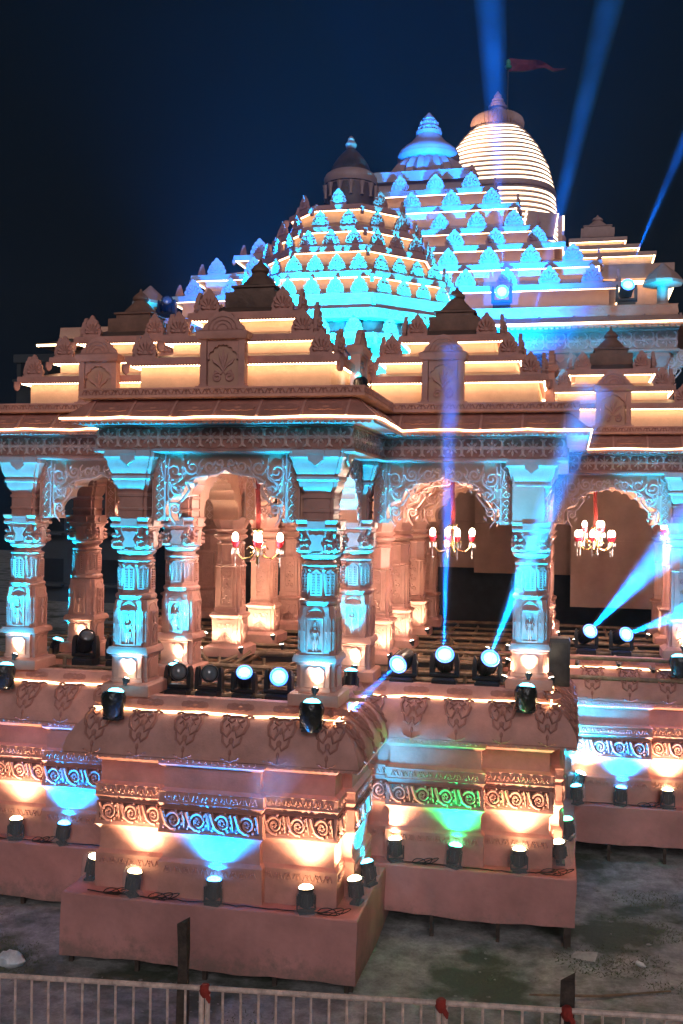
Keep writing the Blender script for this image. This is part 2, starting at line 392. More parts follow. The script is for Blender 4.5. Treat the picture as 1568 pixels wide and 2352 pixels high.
# ------------------------------------------------------------------ columns
def corner_flutes(mb, w, z0, z1, mx=None):
    for sx in (-1, 1):
        for sy in (-1, 1):
            for k in range(3):
                x = sx*(w-.02-.035*k*0)
            for px, py in ((w-.045, w-.085), (w-.085, w-.045)):
                mb.lathe([(.0, z0), (.020, z0+.01), (.022, (z0+z1)/2), (.020, z1-.01), (0, z1)], 6, (sx*px, sy*py, 0), mx=mx)
def col_meshes():
    R = {}
    # --- figured outer column, z relative to the plinth top (3.22)
    b = MB()
    b.sweep(rect(-.31, -.31, .31, .31), [(0, 0), (0, .13), (-.02, .15), (-.05, .16)], cap=True)
    b.sweep(stepped(.245, .05), [(0, .155), (0, .20), (-.012, .215), (-.012, .47), (0, .48), (0, .505)], cap=True)
    corner_flutes(b, .245, .21, .475)
    for r in range(4):
        mx = Matrix.Rotation(pi/2*r, 4, 'Z') @ Matrix.Translation((0, -.236, .345))
        b.outline([(-.12, -.13), (.12, -.13), (.12, .07), (.06, .12), (0, .10), (-.06, .12), (-.12, .07)], -.016, .01, mx)
    b.sweep(rect(-.27, -.27, .27, .27), [(-.03, .503), (0, .52), (0, .56), (-.015, .585), (-.02, .60)], cap=True)
    R['base'] = b
    s = MB()
    s.sweep(stepped(.225, .055), [(.01, .598), (.004, .63), (.004, 1.06), (-.008, 1.09), (-.008, 1.15), (-.02, 1.185)], cap=True)
    for r in range(4):   # banded mouldings beside the figure and an arch over it
        mx = Matrix.Rotation(pi/2*r, 4, 'Z')
        for sx in (-1, 1):
            for k in range(2):
                x = sx*(.135+.045*k)
                s.lathe([(.012, .65), (.018, .68), (.012, .71), (.018, .75), (.012, .78), (.012, .86), (.02, .88), (.012, .90), (.012, .97), (.018, 1.0), (.008, 1.05)], 6, (x, -.222+.012*k, 0), mx=mx)
        s.tube([(-.13, -.226, 1.06)]+[(-.11*cos(pi*i/8), -.226, 1.06+.09*sin(pi*i/8)) for i in range(9)]+[(.13, -.226, 1.06)], .006, 4, mx=mx)
    s.sweep(octa(.21), [(-.03, 1.175), (.02, 1.195), (.03, 1.22), (.03, 1.24), (.015, 1.26), (-.03, 1.28)], cap=True)
    s.sweep(octa(.20), [(.01, 1.27), (.01, 1.31), (-.004, 1.33), (-.004, 1.60), (.012, 1.62), (.008, 1.64), (-.02, 1.66)], cap=True)
    s.sweep(octa(.19), [(-.02, 1.645), (.025, 1.655), (.03, 1.675), (-.01, 1.70), (-.02, 1.73)], cap=True)
    R['shaft'] = s
    j = MB()   # jali with small ladder slats and pointed frame: one per octagon face
    for sx in (-1, 1): j.box(sx*.062-.008, -.028, 0, sx*.062+.008, .004, .25)
    j.outline([(-.07, .25), (.07, .25), (0, .305)], -.024, .004); j.box(-.07, -.03, -.012, .07, .004, .006)
    for k in range(7): j.box(-.056, -.026, .022+.032*k, .056, -.010, .036+.032*k)
    j.box(-.008, -.03, 0, .008, .002, .25)
    R['jali'] = j
    c = MB()
    c.lathe([(.15, 1.715), (.19, 1.73), (.245, 1.775), (.25, 1.80), (.235, 1.815), (.2, 1.82)], 24, flute=.03)
    c.sweep(stepped(.225, .06), [(-.03, 1.81), (.0, 1.83), (.012, 1.90), (-.02, 1.96), (-.01, 2.03), (.01, 2.06), (.01, 2.085)], cap=True)
    for r in range(4):
        mx = Matrix.Rotation(pi/2*r, 4, 'Z') @ Matrix.Translation((0, -.232, 0))
        c.outline([(-.07, 1.845), (.07, 1.845), (.085, 1.89), (.055, 1.94), (.085, 2.0), (.10, 2.03), (.04, 2.045), (0, 2.03), (-.04, 2.045), (-.10, 2.03), (-.085, 2.0), (-.055, 1.94), (-.085, 1.89)], -.02, .02, mx)
        for sx in (-1, 1):
            for q in range(9): c.blob((sx*(.13+.05*(q % 3)*.6+random.uniform(-.01, .01)), -.005, 1.86+.06*(q//3)+random.uniform(-.01, .01)), (.026, .03, .03), 5, 2, mx)
            c.tube([(sx*x, y, z) for x, y, z in spiral(.17, 1.87, .055, 1.2, 1, 0, 10)], .016, 4, mx)
        for q in range(7): c.blob((-.09+.03*q, -.012, 1.822), (.012, .014, .012), 5, 2, mx)
    c.sweep(rect(-.25, -.25, .25, .25), [(-.02, 2.085), (0, 2.10), (0, 2.13), (-.02, 2.15), (-.005, 2.17), (.01, 2.215), (.0, 2.225)], cap=True)
    for r in range(4):
        mx = Matrix.Rotation(pi/2*r, 4, 'Z'); c.box(-.11, -.268, 2.11, .11, -.24, 2.20, mx)
    R['capital'] = c
    k = MB()   # flared bracket block up to the architrave
    k.sweep(stepped(.185, .04), [(0, 2.224), (0, 2.30), (.012, 2.31), (.012, 2.335), (0, 2.345), (0, 2.47), (.015, 2.48), (.015, 2.51), (0, 2.52), (.0, 2.54), (.015, 2.56), (.05, 2.63), (.055, 2.68), (.075, 2.70), (.075, 2.735), (.06, 2.745), (.075, 2.77), (.11, 2.86), (.12, 2.93), (.15, 2.97), (.15, 3.05)], cap=True)
    for r in range(4):
        mx = Matrix.Rotation(pi/2*r, 4, 'Z'); k.outline([(-.10, 3.03), (-.09, 2.93), (-.05, 2.90), (0, 2.86), (.05, 2.90), (.09, 2.93), (.10, 3.03)], -.345, -.2, mx)
        k.box(-.11, -.36, 3.0, .11, -.2, 3.05, mx)
    R['bracket'] = k
    # --- relief of a standing, crowned figure in a frame (plain generic figure)
    f = MB()
    f.box(-.10, .004, 0, .10, .012, .42)
    for x0, z0, x1, z1 in ((-.10, 0, -.085, .42), (.085, 0, .10, .42), (-.085, 0, .085, .016), (-.085, .404, .085, .42)): f.box(x0, -.02, z0, x1, -.005, z1)
    f.blob((0, -.012, .30), (.020, .02, .026), 8, 4); f.outline([(-.02, .32), (.02, .32), (.012, .36), (0, .385), (-.012, .36)], -.02, 0)
    f.tube([(0, -.01, .285), (0, -.014, .25), (0, -.012, .20), (0, -.012, .16)], [.012, .034, .022, .03], 7)
    for sx in (-1, 1):
        f.tube([(sx*.012, -.012, .165), (sx*.018, -.014, .10), (sx*.016, -.012, .05), (sx*.026, -.016, .03)], [.02, .017, .012, .010], 6)
        f.tube([(sx*.034, -.012, .262), (sx*.055, -.014, .225), (sx*.040+.01, -.02, .21)], [.012, .010, .009], 5)
        f.tube([(sx*.035, -.004, .36), (sx*.05, -.006, .28), (sx*.06, -.006, .2)], [.004, .006, .003], 4)
    f.outline([(-.04, .17), (.04, .17), (.05, .10), (0, .12), (-.05, .10)], -.016, 0)
    R['figure'] = f
    # --- scroll column of the inner hall
    b = MB()
    b.sweep(rect(-.34, -.34, .34, .34), [(0, 0), (0, .14), (-.03, .16), (-.06, .18), (-.08, .19)], cap=True)
    b.sweep(stepped(.25, .05), [(0, .185), (-.01, .20), (-.01, .60), (0, .61), (.02, .63), (.03, .655), (.02, .67), (-.01, .685)], cap=True)
    R['base_b'] = b
    s = MB()
    s.sweep(stepped(.215, .05), [(.02, .68), (.0, .70), (0, .76), (-.01, .77), (-.01, 1.42), (.005, 1.44), (-.01, 1.46)], cap=True)
    s.sweep(octa(.20), [(.01, 1.45), (.02, 1.47), (0, 1.50), (0, 1.78), (.02, 1.80), (0, 1.83)], cap=True)
    for r in range(4):
        mx = Matrix.Rotation(pi/2*r, 4, 'Z') @ Matrix.Translation((0, -.2, 1.52))
        s.outline([(-.035, 0), (.035, 0), (.035, .19), (0, .24), (-.035, .19)], -.016, .01, mx); s.outline([(-.018, .02), (.018, .02), (.018, .16), (0, .2), (-.018, .16)], -.024, .01, mx)
    R['shaft_b'] = s
    p = MB()
    for x0, z0, x1, z1 in ((-.10, 0, -.085, .58), (.085, 0, .10, .58), (-.085, 0, .085, .016), (-.085, .564, .085, .58)): p.box(x0, -.016, z0, x1, .004, z1)
    for q in range(3):
        z = .11+.18*q
        for sx in (-1, 1): p.tube(spiral(sx*.036, z, .042, 1.3, sx, -pi/2, 12, .25), .010, 4)
        p.blob((0, -.004, z+.075), (.024, .014, .024), 6, 2)
    p.tube([(-.10, -.004, .60)]+[(-.085*cos(pi*i/8), -.006, .60+.07*sin(pi*i/8)) for i in range(9)], .010, 4)
    R['panel_b'] = p
    q = MB()
    q.outline([(-.16, .40), (-.11, .30), (-.13, .18), (-.08, .10), (-.10, .02), (0, .05), (.10, .02), (.08, .10), (.13, .18), (.11, .30), (.16, .40), (.08, .385), (0, .40), (-.08, .385)], -.012, .004)
    for sx in (-1, 1):
        q.tube(spiral(sx*.075, .30, .06, 1.2, sx, 0, 12, .25), .014, 4)
        for i in range(4): q.tube([(0, -.012, .20), (sx*.03*i, -.022, .14-.006*i), (sx*.045*i, -.01, .05)], [.006, .014, .006], 4)
    q.blob((0, -.012, .29), (.035, .02, .045), 7, 3)
    R['palmette'] = q
    c = MB()
    c.lathe([(.16, 1.82), (.21, 1.86), (.27, 1.90), (.27, 1.93), (.22, 1.96), (.26, 2.0), (.28, 2.03)], 20)
    c.sweep(octa(.22), [(0, 2.02), (.0, 2.05), (.05, 2.15), (.055, 2.225)], cap=True)
    R['capital_b'] = c
    return R
CM = {k: v.mesh('column_'+k, COLM) for k, v in col_meshes().items()}
PZ = 3.22
def column(parent, x, y, kind='A', faces=(0, 1), z=PZ):
    """one carved column as a part (column > base, shaft, capital, bracket, reliefs)"""
    o = obj('column', CM['shaft' if kind == 'A' else 'shaft_b'], parent, (x, y, z))
    obj('base', CM['base' if kind == 'A' else 'base_b'], o); obj('capital', CM['capital' if kind == 'A' else 'capital_b'], o)
    obj('bracket', CM['bracket'], o)
    for r in faces:
        a = pi/2*r; c, s = sin(a), -cos(a)
        if kind == 'A':
            obj('figure_panel', CM['figure'], o, (c*.236, s*.236, .62), a)
        else:
            obj('scroll_panel', CM['panel_b'], o, (c*.207, s*.207, .79), a); obj('palmette', CM['palmette'], o, (c*.242, s*.242, .19), a)
    if kind == 'A':
        for r in range(-1, 4):
            a = pi/4*r; obj('lattice_panel', CM['jali'], o, (sin(a)*.197, -cos(a)*.197, 1.325), a)
    return o

# ------------------------------------------------------------------ arches
def arch_panel_mb(w, zt, zs, th, a, rise):
    ar = cusp_arch(a, rise); pts = [(-w, zt), (-w, zs), (-a-.0, zs)]+[(x, z+zs) for x, z in ar]+[(w, zs), (w, zt)]
    out = []
    for p in pts:
        if not out or math.hypot(p[0]-out[-1][0], p[1]-out[-1][1]) > 1e-4: out.append(p)
    mb = MB(); mb.outline(out, 0, th); return mb
def arch_frame_mb(w, zt, zs, a, rise):
    mb = MB()
    for sx in (-1, 1):
        x = sx*(w-.09)
        mb.box(x-.09, -.02, zs, x-.075, .004, zt-.01); mb.box(x+.075, -.02, zs, x+.09, .004, zt-.01)
        for k in range(7):
            z = zs+.06+k*.115
            mb.tube([(x-.05, -.004, z), (x, -.012, z+.05), (x+.05, -.004, z), (x, -.012, z-.045), (x-.05, -.004, z)], .010, 4)
            mb.blob((x, -.004, z), (.018, .014, .018), 5, 2)
    mb.box(-w+.18, -.018, zt-.035, w-.18, .004, zt-.012)
    mb.tube([(x, -.006, z+zs+.012) for x, z in cusp_arch(a, rise)], .012, 4)
    return mb
AW, AZT, AZS, AA, AR = .955, 6.265, 5.40, .76, .60
ARCH = arch_panel_mb(AW, AZT, AZS, .42, AA, AR).mesh('arch_panel', PEACH2)
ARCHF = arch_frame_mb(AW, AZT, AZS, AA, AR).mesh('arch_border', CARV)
def _sp(side):
    mb = vine_spandrel(AA, AZT-.05, AA, AR, side)
    ar = cusp_arch(AA, AR)
    return mb
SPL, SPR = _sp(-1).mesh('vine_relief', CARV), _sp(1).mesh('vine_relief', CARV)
def arch(parent, x, y, rz=0.0, relief=True, back=False):
    o = obj('cusped_arch', ARCH, parent, (x, y, 0), rz)
    if relief:
        obj('border', ARCHF, o); obj('vine_relief', SPL, o); obj('vine_relief', SPR, o)
    return o

# ------------------------------------------------------------------ porch bays
FRZ = lambda: frieze_scroll(); ANT = antefix().mesh('antefix', TERRA)
KAP = [(-.30, 2.575), (-.02, 2.565), (.0, 2.585), (.0, 2.63), (-.03, 2.74), (-.10, 2.87), (-.19, 2.97), (-.29, 3.03), (-.35, 3.05), (-.36, 3.08), (-.46, 3.23), (-.60, 3.23), (-.60, 2.8)]
def kap_map(p):
    """(u, out, v) -> local (x, y, z) on the kapota curve; v 0..-1 runs from LED down to lip"""
    c = [(-.35, 3.05), (-.29, 3.03), (-.19, 2.97), (-.10, 2.87), (-.03, 2.74), (.0, 2.63), (.005, 2.575)]
    t = min(max(-p[2], 0), .9999)*(len(c)-1); i = int(t); f = t-i
    d = c[i][0]*(1-f)+c[i+1][0]*f; z = c[i][1]*(1-f)+c[i+1][1]*f
    tx, tz = c[i+1][0]-c[i][0], c[i+1][1]-c[i][1]; L = math.hypot(tx, tz); n = (-tz/L, tx/L)
    e = -p[1]
    return (p[0], -(d+n[0]*e), z+n[1]*e)
PEND = pendant_ornament().map(kap_map).mesh('kapota_pendant', TERRA_D)
SCROLL = frieze_scroll().mesh('frieze_scroll', TERRA)
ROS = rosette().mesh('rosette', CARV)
def cartouche():
    mb = MB(); pts = []
    for sx in (-1, 1): pass
    L = [(.22, 0), (.20, .045), (.15, .05), (.11, .065), (.04, .05), (0, .065)]
    q = L+[(-x, z) for x, z in L[::-1][1:]]; q = q+[(x, -z) for x, z in q[::-1][1:-1]]
    mb.outline(q, -.008, .004)
    for sx in (-1, 1): mb.tube(spiral(sx*.10, 0, .035, 1.1, sx, 0, 8), .007, 4)
    mb.blob((0, -.008, 0), (.05, .012, .03), 6, 2); return mb
CART = cartouche().mesh('cartouche', TERRA_D)
def scallops(mb, p0, p1, z, r=.035, out=0.0):
    """row of hanging half-discs along an edge"""
    dx, dy = p1[0]-p0[0], p1[1]-p0[1]; L = math.hypot(dx, dy); n = max(2, int(L/(2*r))); ux, uy = dx/L, dy/L
    for i in range(n):
        c = (i+.5)*L/n; q = L/n*.5
        pts = [(c+q*cos(pi+pi*k/4), z+q*sin(pi+pi*k/4)) for k in range(5)]
        v = [(p0[0]+ux*t-uy*0, p0[1]+uy*t, zz) for t, zz in pts]+[(p0[0]+ux*t-uy*.018, p0[1]+uy*t+ux*.018, zz) for t, zz in pts]
        mb.add(v, [(0, 1, 2, 3, 4), (9, 8, 7, 6, 5)]+[(k, k+1, k+6, k+5) for k in range(4)])
def segs(poly, closed):
    n = len(poly)
    for i in range(n if closed else n-1):
        p, q = poly[i], poly[(i+1) % n]; L = math.hypot(q[0]-p[0], q[1]-p[1])
        yield p, q, L, ((q[1]-p[1])/L, -(q[0]-p[0])/L)
def visible(n): return n[1] < -.3 or n[0] > .3
CORNER = None
def corner_curl():
    mb = MB(); mb.outline([(-.02, 0), (.05, 0), (.055, -.06), (.04, -.10), (.01, -.115), (-.015, -.09), (-.02, -.04)], -.025, .025); return mb
CURL = corner_curl().mesh('corner_curl', TERRA)
def roof_tier(parent, poly, zw0, zw1, over, zl0, zl1, zn, inset, wall=PEACH, eave=TERRA, ants=None, ant=ANT, asc=1.0, led=LEDW, roofm=ROOFD, curl=True, edge_ants=True):
    """roof tier: wall ring on poly from zw0 to zw1, eave lip out by 'over', slope up to the next wall (inset, zn)"""
    mb = MB(); mb.sweep(poly, [(over-.05, zl0), (over, zl0), (over+.006, zl0+(zl1-zl0)*.5), (over, zl1), (over-.03, zl1+.005)], True)
    mb.sweep(poly, [(-.02, zl0+.035), (over-.05, zl0)], True)
    for p, q, L, n in segs(poly, True):
        if visible(n):
            a = 0
            e0 = (p[0]+n[0]*(over-.012)-(q[0]-p[0])/L*over*.6, p[1]+n[1]*(over-.012)-(q[1]-p[1])/L*over*.6)
            e1 = (q[0]+n[0]*(over-.012)+(q[0]-p[0])/L*over*.6, q[1]+n[1]*(over-.012)+(q[1]-p[1])/L*over*.6)
            scallops(mb, e0, e1, zl0, .020*asc)
    t = part('roof_tier', mb, eave, parent)
    mw = MB(); mw.sweep(poly, [(0, zw0), (0, zw1)], True); part('wall', mw, wall, t)
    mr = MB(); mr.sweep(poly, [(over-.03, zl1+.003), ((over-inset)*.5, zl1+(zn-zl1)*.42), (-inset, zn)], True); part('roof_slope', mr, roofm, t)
    if led:
        ml = MB(); ml.sweep(poly, [(over-.066, zl0-.022), (over-.042, zl0-.022), (over-.042, zl0-.004), (over-.066, zl0-.004)], True, loop=True); part('light_strip', ml, led, t)
    if ants:
        for p, q, L, n in segs(poly, True):
            if not (visible(n) or n[0] < -.3): continue
            ux, uy = (q[0]-p[0])/L, (q[1]-p[1])/L
            for s in ants(L):
                x = (p[0]+q[0])/2+ux*s+n[0]*(over-.06); y = (p[1]+q[1])/2+uy*s+n[1]*(over-.06)
                obj('antefix', ant, t, (x, y, zl1+.02), face_rz(*n), asc)
    if curl:
        for i, (x, y) in enumerate(poly):
            cx = sum(a for a, b in poly)/len(poly); cy_ = sum(b for a, b in poly)/len(poly)
            d = math.hypot(x-cx, y-cy_); ux, uy = (x-cx)/d, (y-cy_)/d
            if uy < .5 or ux > .2:
                k = over*1.30
                obj('corner_curl', CURL, t, (x+ux*k, y+uy*k, zl0+.01), math.atan2(uy, ux), asc*1.15)
    return t
def finial_mb(h, z, s=1.0):
    mb = MB()
    mb.sweep(rect(-h, -h, h, h), [(-.03, z-.1), (0, z), (0, z+.20*s), (-.10*s, z+.215*s), (-.10*s, z+.28*s), (-.07*s, z+.285*s), (-.07*s, z+.31*s), (-.13*s, z+.33*s)], cap=True)
    mb.lathe([(h*.72, z+.33*s), (h*.66, z+.37*s), (h*.52, z+.43*s), (h*.36, z+.50*s), (h*.27, z+.545*s), (h*.33, z+.575*s), (h*.33, z+.61*s), (h*.22, z+.66*s), (h*.08, z+.705*s), (.015, z+.76*s)], 20)
    return mb
def niche_mb():
    mb = MB()
    for sx in (-1, 1): mb.sweep(rect(sx*.245-.05, -.05, sx*.245+.05, .10), [(0, 0), (0, .02), (-.01, .03), (-.01, .55), (.005, .57)], cap=True)
    mb.box(-.20, .02, .0, .20, .09, .57)
    mb.box(-.33, -.08, -.03, .33, .13, .0); mb.sweep(rect(-.31, -.07, .31, .12), [(-.02, .565), (0, .575), (.02, .63), (.015, .665), (-.06, .70)], cap=True)
    mb.outline([(-.195, .33), (-.195, .565), (.195, .565), (.195, .33)]+[(x, z+.33) for x, z in cusp_arch(.17, .17, 7)[::-1]], -.02, .03)
    mb.outline([(-.27, .69)]+[(x*1.0, z) for x, z in [(-.25, .74), (-.20, .78), (-.19, .82), (-.13, .85), (-.10, .89), (0, .92), (.10, .89), (.13, .85), (.19, .82), (.20, .78), (.25, .74)]]+[(.27, .69)], -.03, .05)
    for k in range(3):
        r = .07+.055*k; mb.tube([(r*cos(pi*i/8), -.034, .70+r*.85*sin(pi*i/8)) for i in range(9)], .011, 4)
    return mb
def niche_flower_mb():
    mb = MB()
    for sx in (-1, 1):
        mb.tube([(0, -.004, .16), (sx*.05, -.012, .23), (sx*.11, -.014, .27), (sx*.14, -.01, .31)], [.012, .020, .022, .008], 5)
        mb.tube([(0, -.004, .20), (sx*.03, -.012, .30), (sx*.06, -.01, .38)], [.008, .02, .004], 5)
        mb.tube(spiral(sx*.075, .085, .06, 1.2, -sx, pi/2+sx*.2, 14, .3), .019, 5)
        mb.tube([(0, -.006, .16), (sx*.03, -.01, .12), (sx*.10, -.01, .17), (sx*.13, -.008, .12)], [.008, .012, .012, .004], 5)
    mb.tube([(0, -.004, .14), (0, -.016, .30), (0, -.008, .43)], [.008, .026, .003], 6); return mb
NICHE = niche_mb().mesh('niche_frame', TERRA); NFLOW = niche_flower_mb().mesh('niche_flower', TERRA)
def niche_plate():
    mb = MB(); mb.box(-.19, .014, .004, .19, .022, .56); return mb
def niche(parent, x, y, z, rz=0):
    o = obj('niche_frame', NICHE, parent, (x, y, z), rz); obj('niche_panel', shared('niche_panel', niche_plate, PEACH2), o); obj('flower_relief', NFLOW, o, (0, .014, .03)); return o

def bay(key, label, xc, yA, yB, zb, zt, left, right, yend, cols, roof=True, xr=None, yroof=1.5, narch=True):
    """a porch bay. left/right: Y where that side wall runs back to (None = open end)."""
    t = thing('temple_porch', label, 'temple porch')
    hb, ha = 1.84, 1.62
    def path(h, y0, dl=0.0, dr=0.0):
        p = [(xc-h, y0), (xc+h, y0)]
        if left is not None: p = [(xc-h, left)]+p
        if right is not None: p = p+[(xc+h, right)]
        return p
    # base box with thin legs
    mb = MB(); pb = path(hb, yB)
    zm = (zb+zt)/2; mb.sweep(fine(pb, False, .2), [(-.03, zt+.002), (-.012, zt), (0, zt-.014), (.004, zm+.15), (0, zm-.1), (0, zb), (-.05, zb), (-.05, zb+.03)], False)
    mb.map(lambda p: (p[0]+.010*sin(p[1]*3+p[2]*5), p[1]+.010*sin(p[0]*2.3+p[2]*4)+.005*sin(p[0]*7.1), p[2]+(.014*sin(p[0]*3.1+p[1]*2)+.007*sin(p[0]*11+1) if p[2] < zb+.05 else 0)))
    mb.sweep(pb, [(-.9, zt-.004), (-.016, zt-.003)], False); mb.sweep(pb, [(-.03, zb+.05), (-.9, zb+.05)], False)
    bx = part('base_box', mb, BASEC, t)
    for p, q, L, n in segs(pb, False):
        if not visible(n): continue
        k = max(2, int(L/.9))
        for i in range(k+1):
            s = .12+(L-.24)*i/k; x = p[0]+(q[0]-p[0])/L*s-n[0]*.08; y = p[1]+(q[1]-p[1])/L*s-n[1]*.08
            m = MB(); m.box(-.025, -.025, -.05, .025, .025, zb+.02); part('leg', m, WOOD, bx, loc=(x, y, 0))
    # moulded wall, centre panel stepped forward
    hw = 1.50; yW = yB+.34; pr = .12; hm = .62
    pw = []
    if left is not None:
        ml = (left+yW)/2+.15; xl = xc-hw
        pw += [(xl, left)]
    pw += [(xc-hw, yW), (xc-hm, yW), (xc-hm, yW-pr), (xc+hm, yW-pr), (xc+hm, yW), (xc+hw, yW)]
    if right is not None:
        xr_ = xc+hw; y1 = yW+.42; y2 = min(yW+1.45, right-.1)
        pw += [(xr_, y1), (xr_+pr, y1), (xr_+pr, y2), (xr_, y2), (xr_, right)]
    dz = (zt-.87)*.6
    prof = [(.035, zt-.01), (.035, 1.27+dz), (.04, 1.285+dz), (.025, 1.31+dz), (0, 1.33+dz), (-.01, 1.40), (-.01, 1.56), (.0, 1.585), (.015, 1.61), (.045, 1.64), (.045, 1.66), (.03, 1.69), (.03, 1.915), (.0, 1.925), (.01, 1.94), (.05, 2.0), (.04, 2.01), (.04, 2.13), (.048, 2.14), (-.01, 2.175), (-.012, 2.42), (.02, 2.44), (.05, 2.47), (.045, 2.575)]
    mw = MB(); mw.sweep(pw, prof, False); wl_ = part('plinth_wall', mw, TERRA, t)
    for p, q, L, n in segs(pw, False):
        if not visible(n) or L < .2: continue
        cx, cy_ = (p[0]+q[0])/2, (p[1]+q[1])/2; rz = face_rz(*n); ux, uy = (q[0]-p[0])/L, (q[1]-p[1])/L
        g = MB(); g.box(-L/2+.01, -.006, -.115, L/2-.01, .002, .115); obj('frieze_shade', shared('frieze_shade_%d' % round(L*100), lambda: g, FSHADE), wl_, (cx+n[0]*.031, cy_+n[1]*.031, 1.803), rz)  # dark strip painted in as shade behind the scrolls
        k = max(1, round(L/.34))
        for i in range(k):
            s = (i+.5)/k*L-L/2
            obj('frieze_scroll', SCROLL, wl_, (cx+ux*s+n[0]*.038, cy_+uy*s+n[1]*.038, 1.803), rz, (L/k/.34, 1, 1))
        for z, off, h in ((1.20+dz, .036, .11), (2.07, .042, .10), (2.525, .048, .08)):
            o = obj('carved_band', shared('carved_band_%d_%d' % (round(L*100), h*100), lambda: small_band(L*.96, h), TERRA), wl_, (cx+n[0]*off, cy_+n[1]*off, z), rz)
    # kapota roll
    mk = MB(); mk.sweep(pb, KAP, False)
    for p, q, L, n in segs(pb, False):
        if visible(n): scallops(mk, p, q, 2.575, .038)
    kp = part('ledge_roll', mk, TERRA, t)
    ml = MB(); ml.sweep(fine(pb), [(-.352, 3.054), (-.334, 3.054), (-.334, 3.075), (-.352, 3.080)], False, loop=True); wob(ml)
    if key == 'D': pass
    part('light_strip', ml, LEDE, kp)
    for p, q, L, n in segs(pb, False):
        if not visible(n): continue
        k = max(1, round((L-.25)/.56)); ux, uy = (q[0]-p[0])/L, (q[1]-p[1])/L
        for i in range(k):
            s = .38+(L-.76)*i/max(1, k-1); obj('pendant_relief', PEND, kp, (p[0]+ux*s, p[1]+uy*s, 0), face_rz(*n))
            obj('cartouche', CART, kp, (p[0]+ux*s-n[0]*.405, p[1]+uy*s-n[1]*.405, 3.155), 0, rot=(-.58, 0, face_rz(*n)), sc=(.8, 1, .8))
    # columns, architrave, arches
    for x, y, k in cols: column(t, x, y, k, faces=(0, 1))
    pa = path(ha, yA)
    ma = MB(); ma.sweep(pa, [(-.36, 6.24), (.0, 6.24), (.05, 6.255), (.05, 6.285), (.0, 6.30), (.0, 6.545), (.03, 6.555), (.03, 6.575), (-.02, 6.58), (-.36, 6.58)], False, loop=True)
    ar = part('architrave', ma, TERRA_D, t)
    for p, q, L, n in segs(pa, False):
        if not visible(n): continue
        k = max(1, round(L/.272)); ux, uy = (q[0]-p[0])/L, (q[1]-p[1])/L
        for i in range(k):
            s = (i+.5)*L/k; obj('rosette', ROS, ar, (p[0]+ux*s+n[0]*.002, p[1]+uy*s+n[1]*.002, 6.425), face_rz(*n), (L/k/.272, 1, 1))
    if narch:
        arch(t, xc, yA+.17)
        if right is not None and right-yA > 1.0: arch(t, xc+1.2+.14, (yA+.12+right)/2+.1, pi/2, True)
    # chajja
    zs = 6.60
    mc = MB(); mc.sweep(pa, [(-.10, 6.578), (.04, 6.582), (.31, zs), (.335, zs), (.335, zs+.045), (.06, 6.885), (-.10, 6.89)], False)
    for p, q, L, n in segs(pa, False):
        if visible(n):
            ux, uy = (q[0]-p[0])/L, (q[1]-p[1])/L
            scallops(mc, (p[0]+n[0]*.325-ux*.3, p[1]+n[1]*.325-uy*.3), (q[0]+n[0]*.325+ux*.3, q[1]+n[1]*.325+uy*.3), zs, .035)
    ch = part('eave', mc, TERRA_D, t)
    ml = MB(); ml.sweep(fine(pa), [(.338, zs+.028), (.356, zs+.028), (.356, zs+.05), (.338, zs+.05)], False, loop=True); wob(ml); part('light_strip', ml, LEDE, ch)
    for p, q, L, n in segs(pa, False):
        if not visible(n): continue
        k = max(1, round(L/.56)); ux, uy = (q[0]-p[0])/L, (q[1]-p[1])/L; tilt = -math.atan2(.275, .24)
        for i in range(k+1):
            s = i*L/k
            m = MB(); m.box(-.014, -.012, -.165, .014, .006, .165)
            if i < k:
                s2 = s+L/k/2
                obj('cartouche', CART, ch, (p[0]+ux*s2+n[0]*.20, p[1]+uy*s2+n[1]*.20, 6.768), 0, rot=(tilt, 0, face_rz(*n)))
            obj('rib', shared('chajja_rib', lambda: m, TERRA), ch, (p[0]+ux*s+n[0]*.205, p[1]+uy*s+n[1]*.205, 6.764), 0, rot=(tilt, 0, face_rz(*n)))
    mbn = MB(); mbn.sweep(pa, [(-.10, 6.888), (.17, 6.892), (.19, 6.90), (.19, 6.93), (.18, 6.94), (.18, 6.99), (.19, 7.0), (.19, 7.02), (-.10, 7.023)], False)
    bn = part('roof_band', mbn, TERRA, t)
    for p, q, L, n in segs(pa, False):
        if visible(n):
            L2 = L+.3; o = obj('carved_band', shared('roofband_%d' % round(L2*100), lambda: small_band(L2, .085, .13), TERRA_D), bn, ((p[0]+q[0])/2+n[0]*.18, (p[1]+q[1])/2+n[1]*.18, 6.965), face_rz(*n))
    # flat roof and stepped pyramid
    e = {'1': .0, 'D': .006, '2': .004, '3': .008}[key]
    mr = MB(); mr.box(xc-ha-.02, yA-.02, 6.60, xc+ha+.02, yA+4.2, 7.015-e*.9); part('flat_roof', mr, TERRA, t)
    yc = yA+yroof; hs = (1.25, .93, .62); xp = xc+(xr or 0)
    A2 = lambda L: (-L/2+.10, L/2-.10)
    roof_tier(t, rect(xp-1.25, yc-1.07, xp+1.25, yc+1.07), 7.0, 7.45, .14, 7.375, 7.46, 7.57, .32, ants=A2)
    roof_tier(t, rect(xp-.93, yc-.78, xp+.93, yc+.78), 7.54, 7.78, .12, 7.705, 7.785, 7.90, .31, ants=A2)
    roof_tier(t, rect(xp-.62, yc-.53, xp+.62, yc+.53), 7.87, 8.11, .15, 8.03, 8.12, 8.28, .25, ants=lambda L: (-L/2+.12, L/2-.12))
    f = finial_mb(.37, 8.26, .92)
    part('finial', f, ROOFD if key in '1' else mat('umber_finial', (.22, .11, .075), .6, .2, 5, .2, 40), t, loc=(xp, yc, 0))
    niche(t, xp, yA+.02, 7.05)
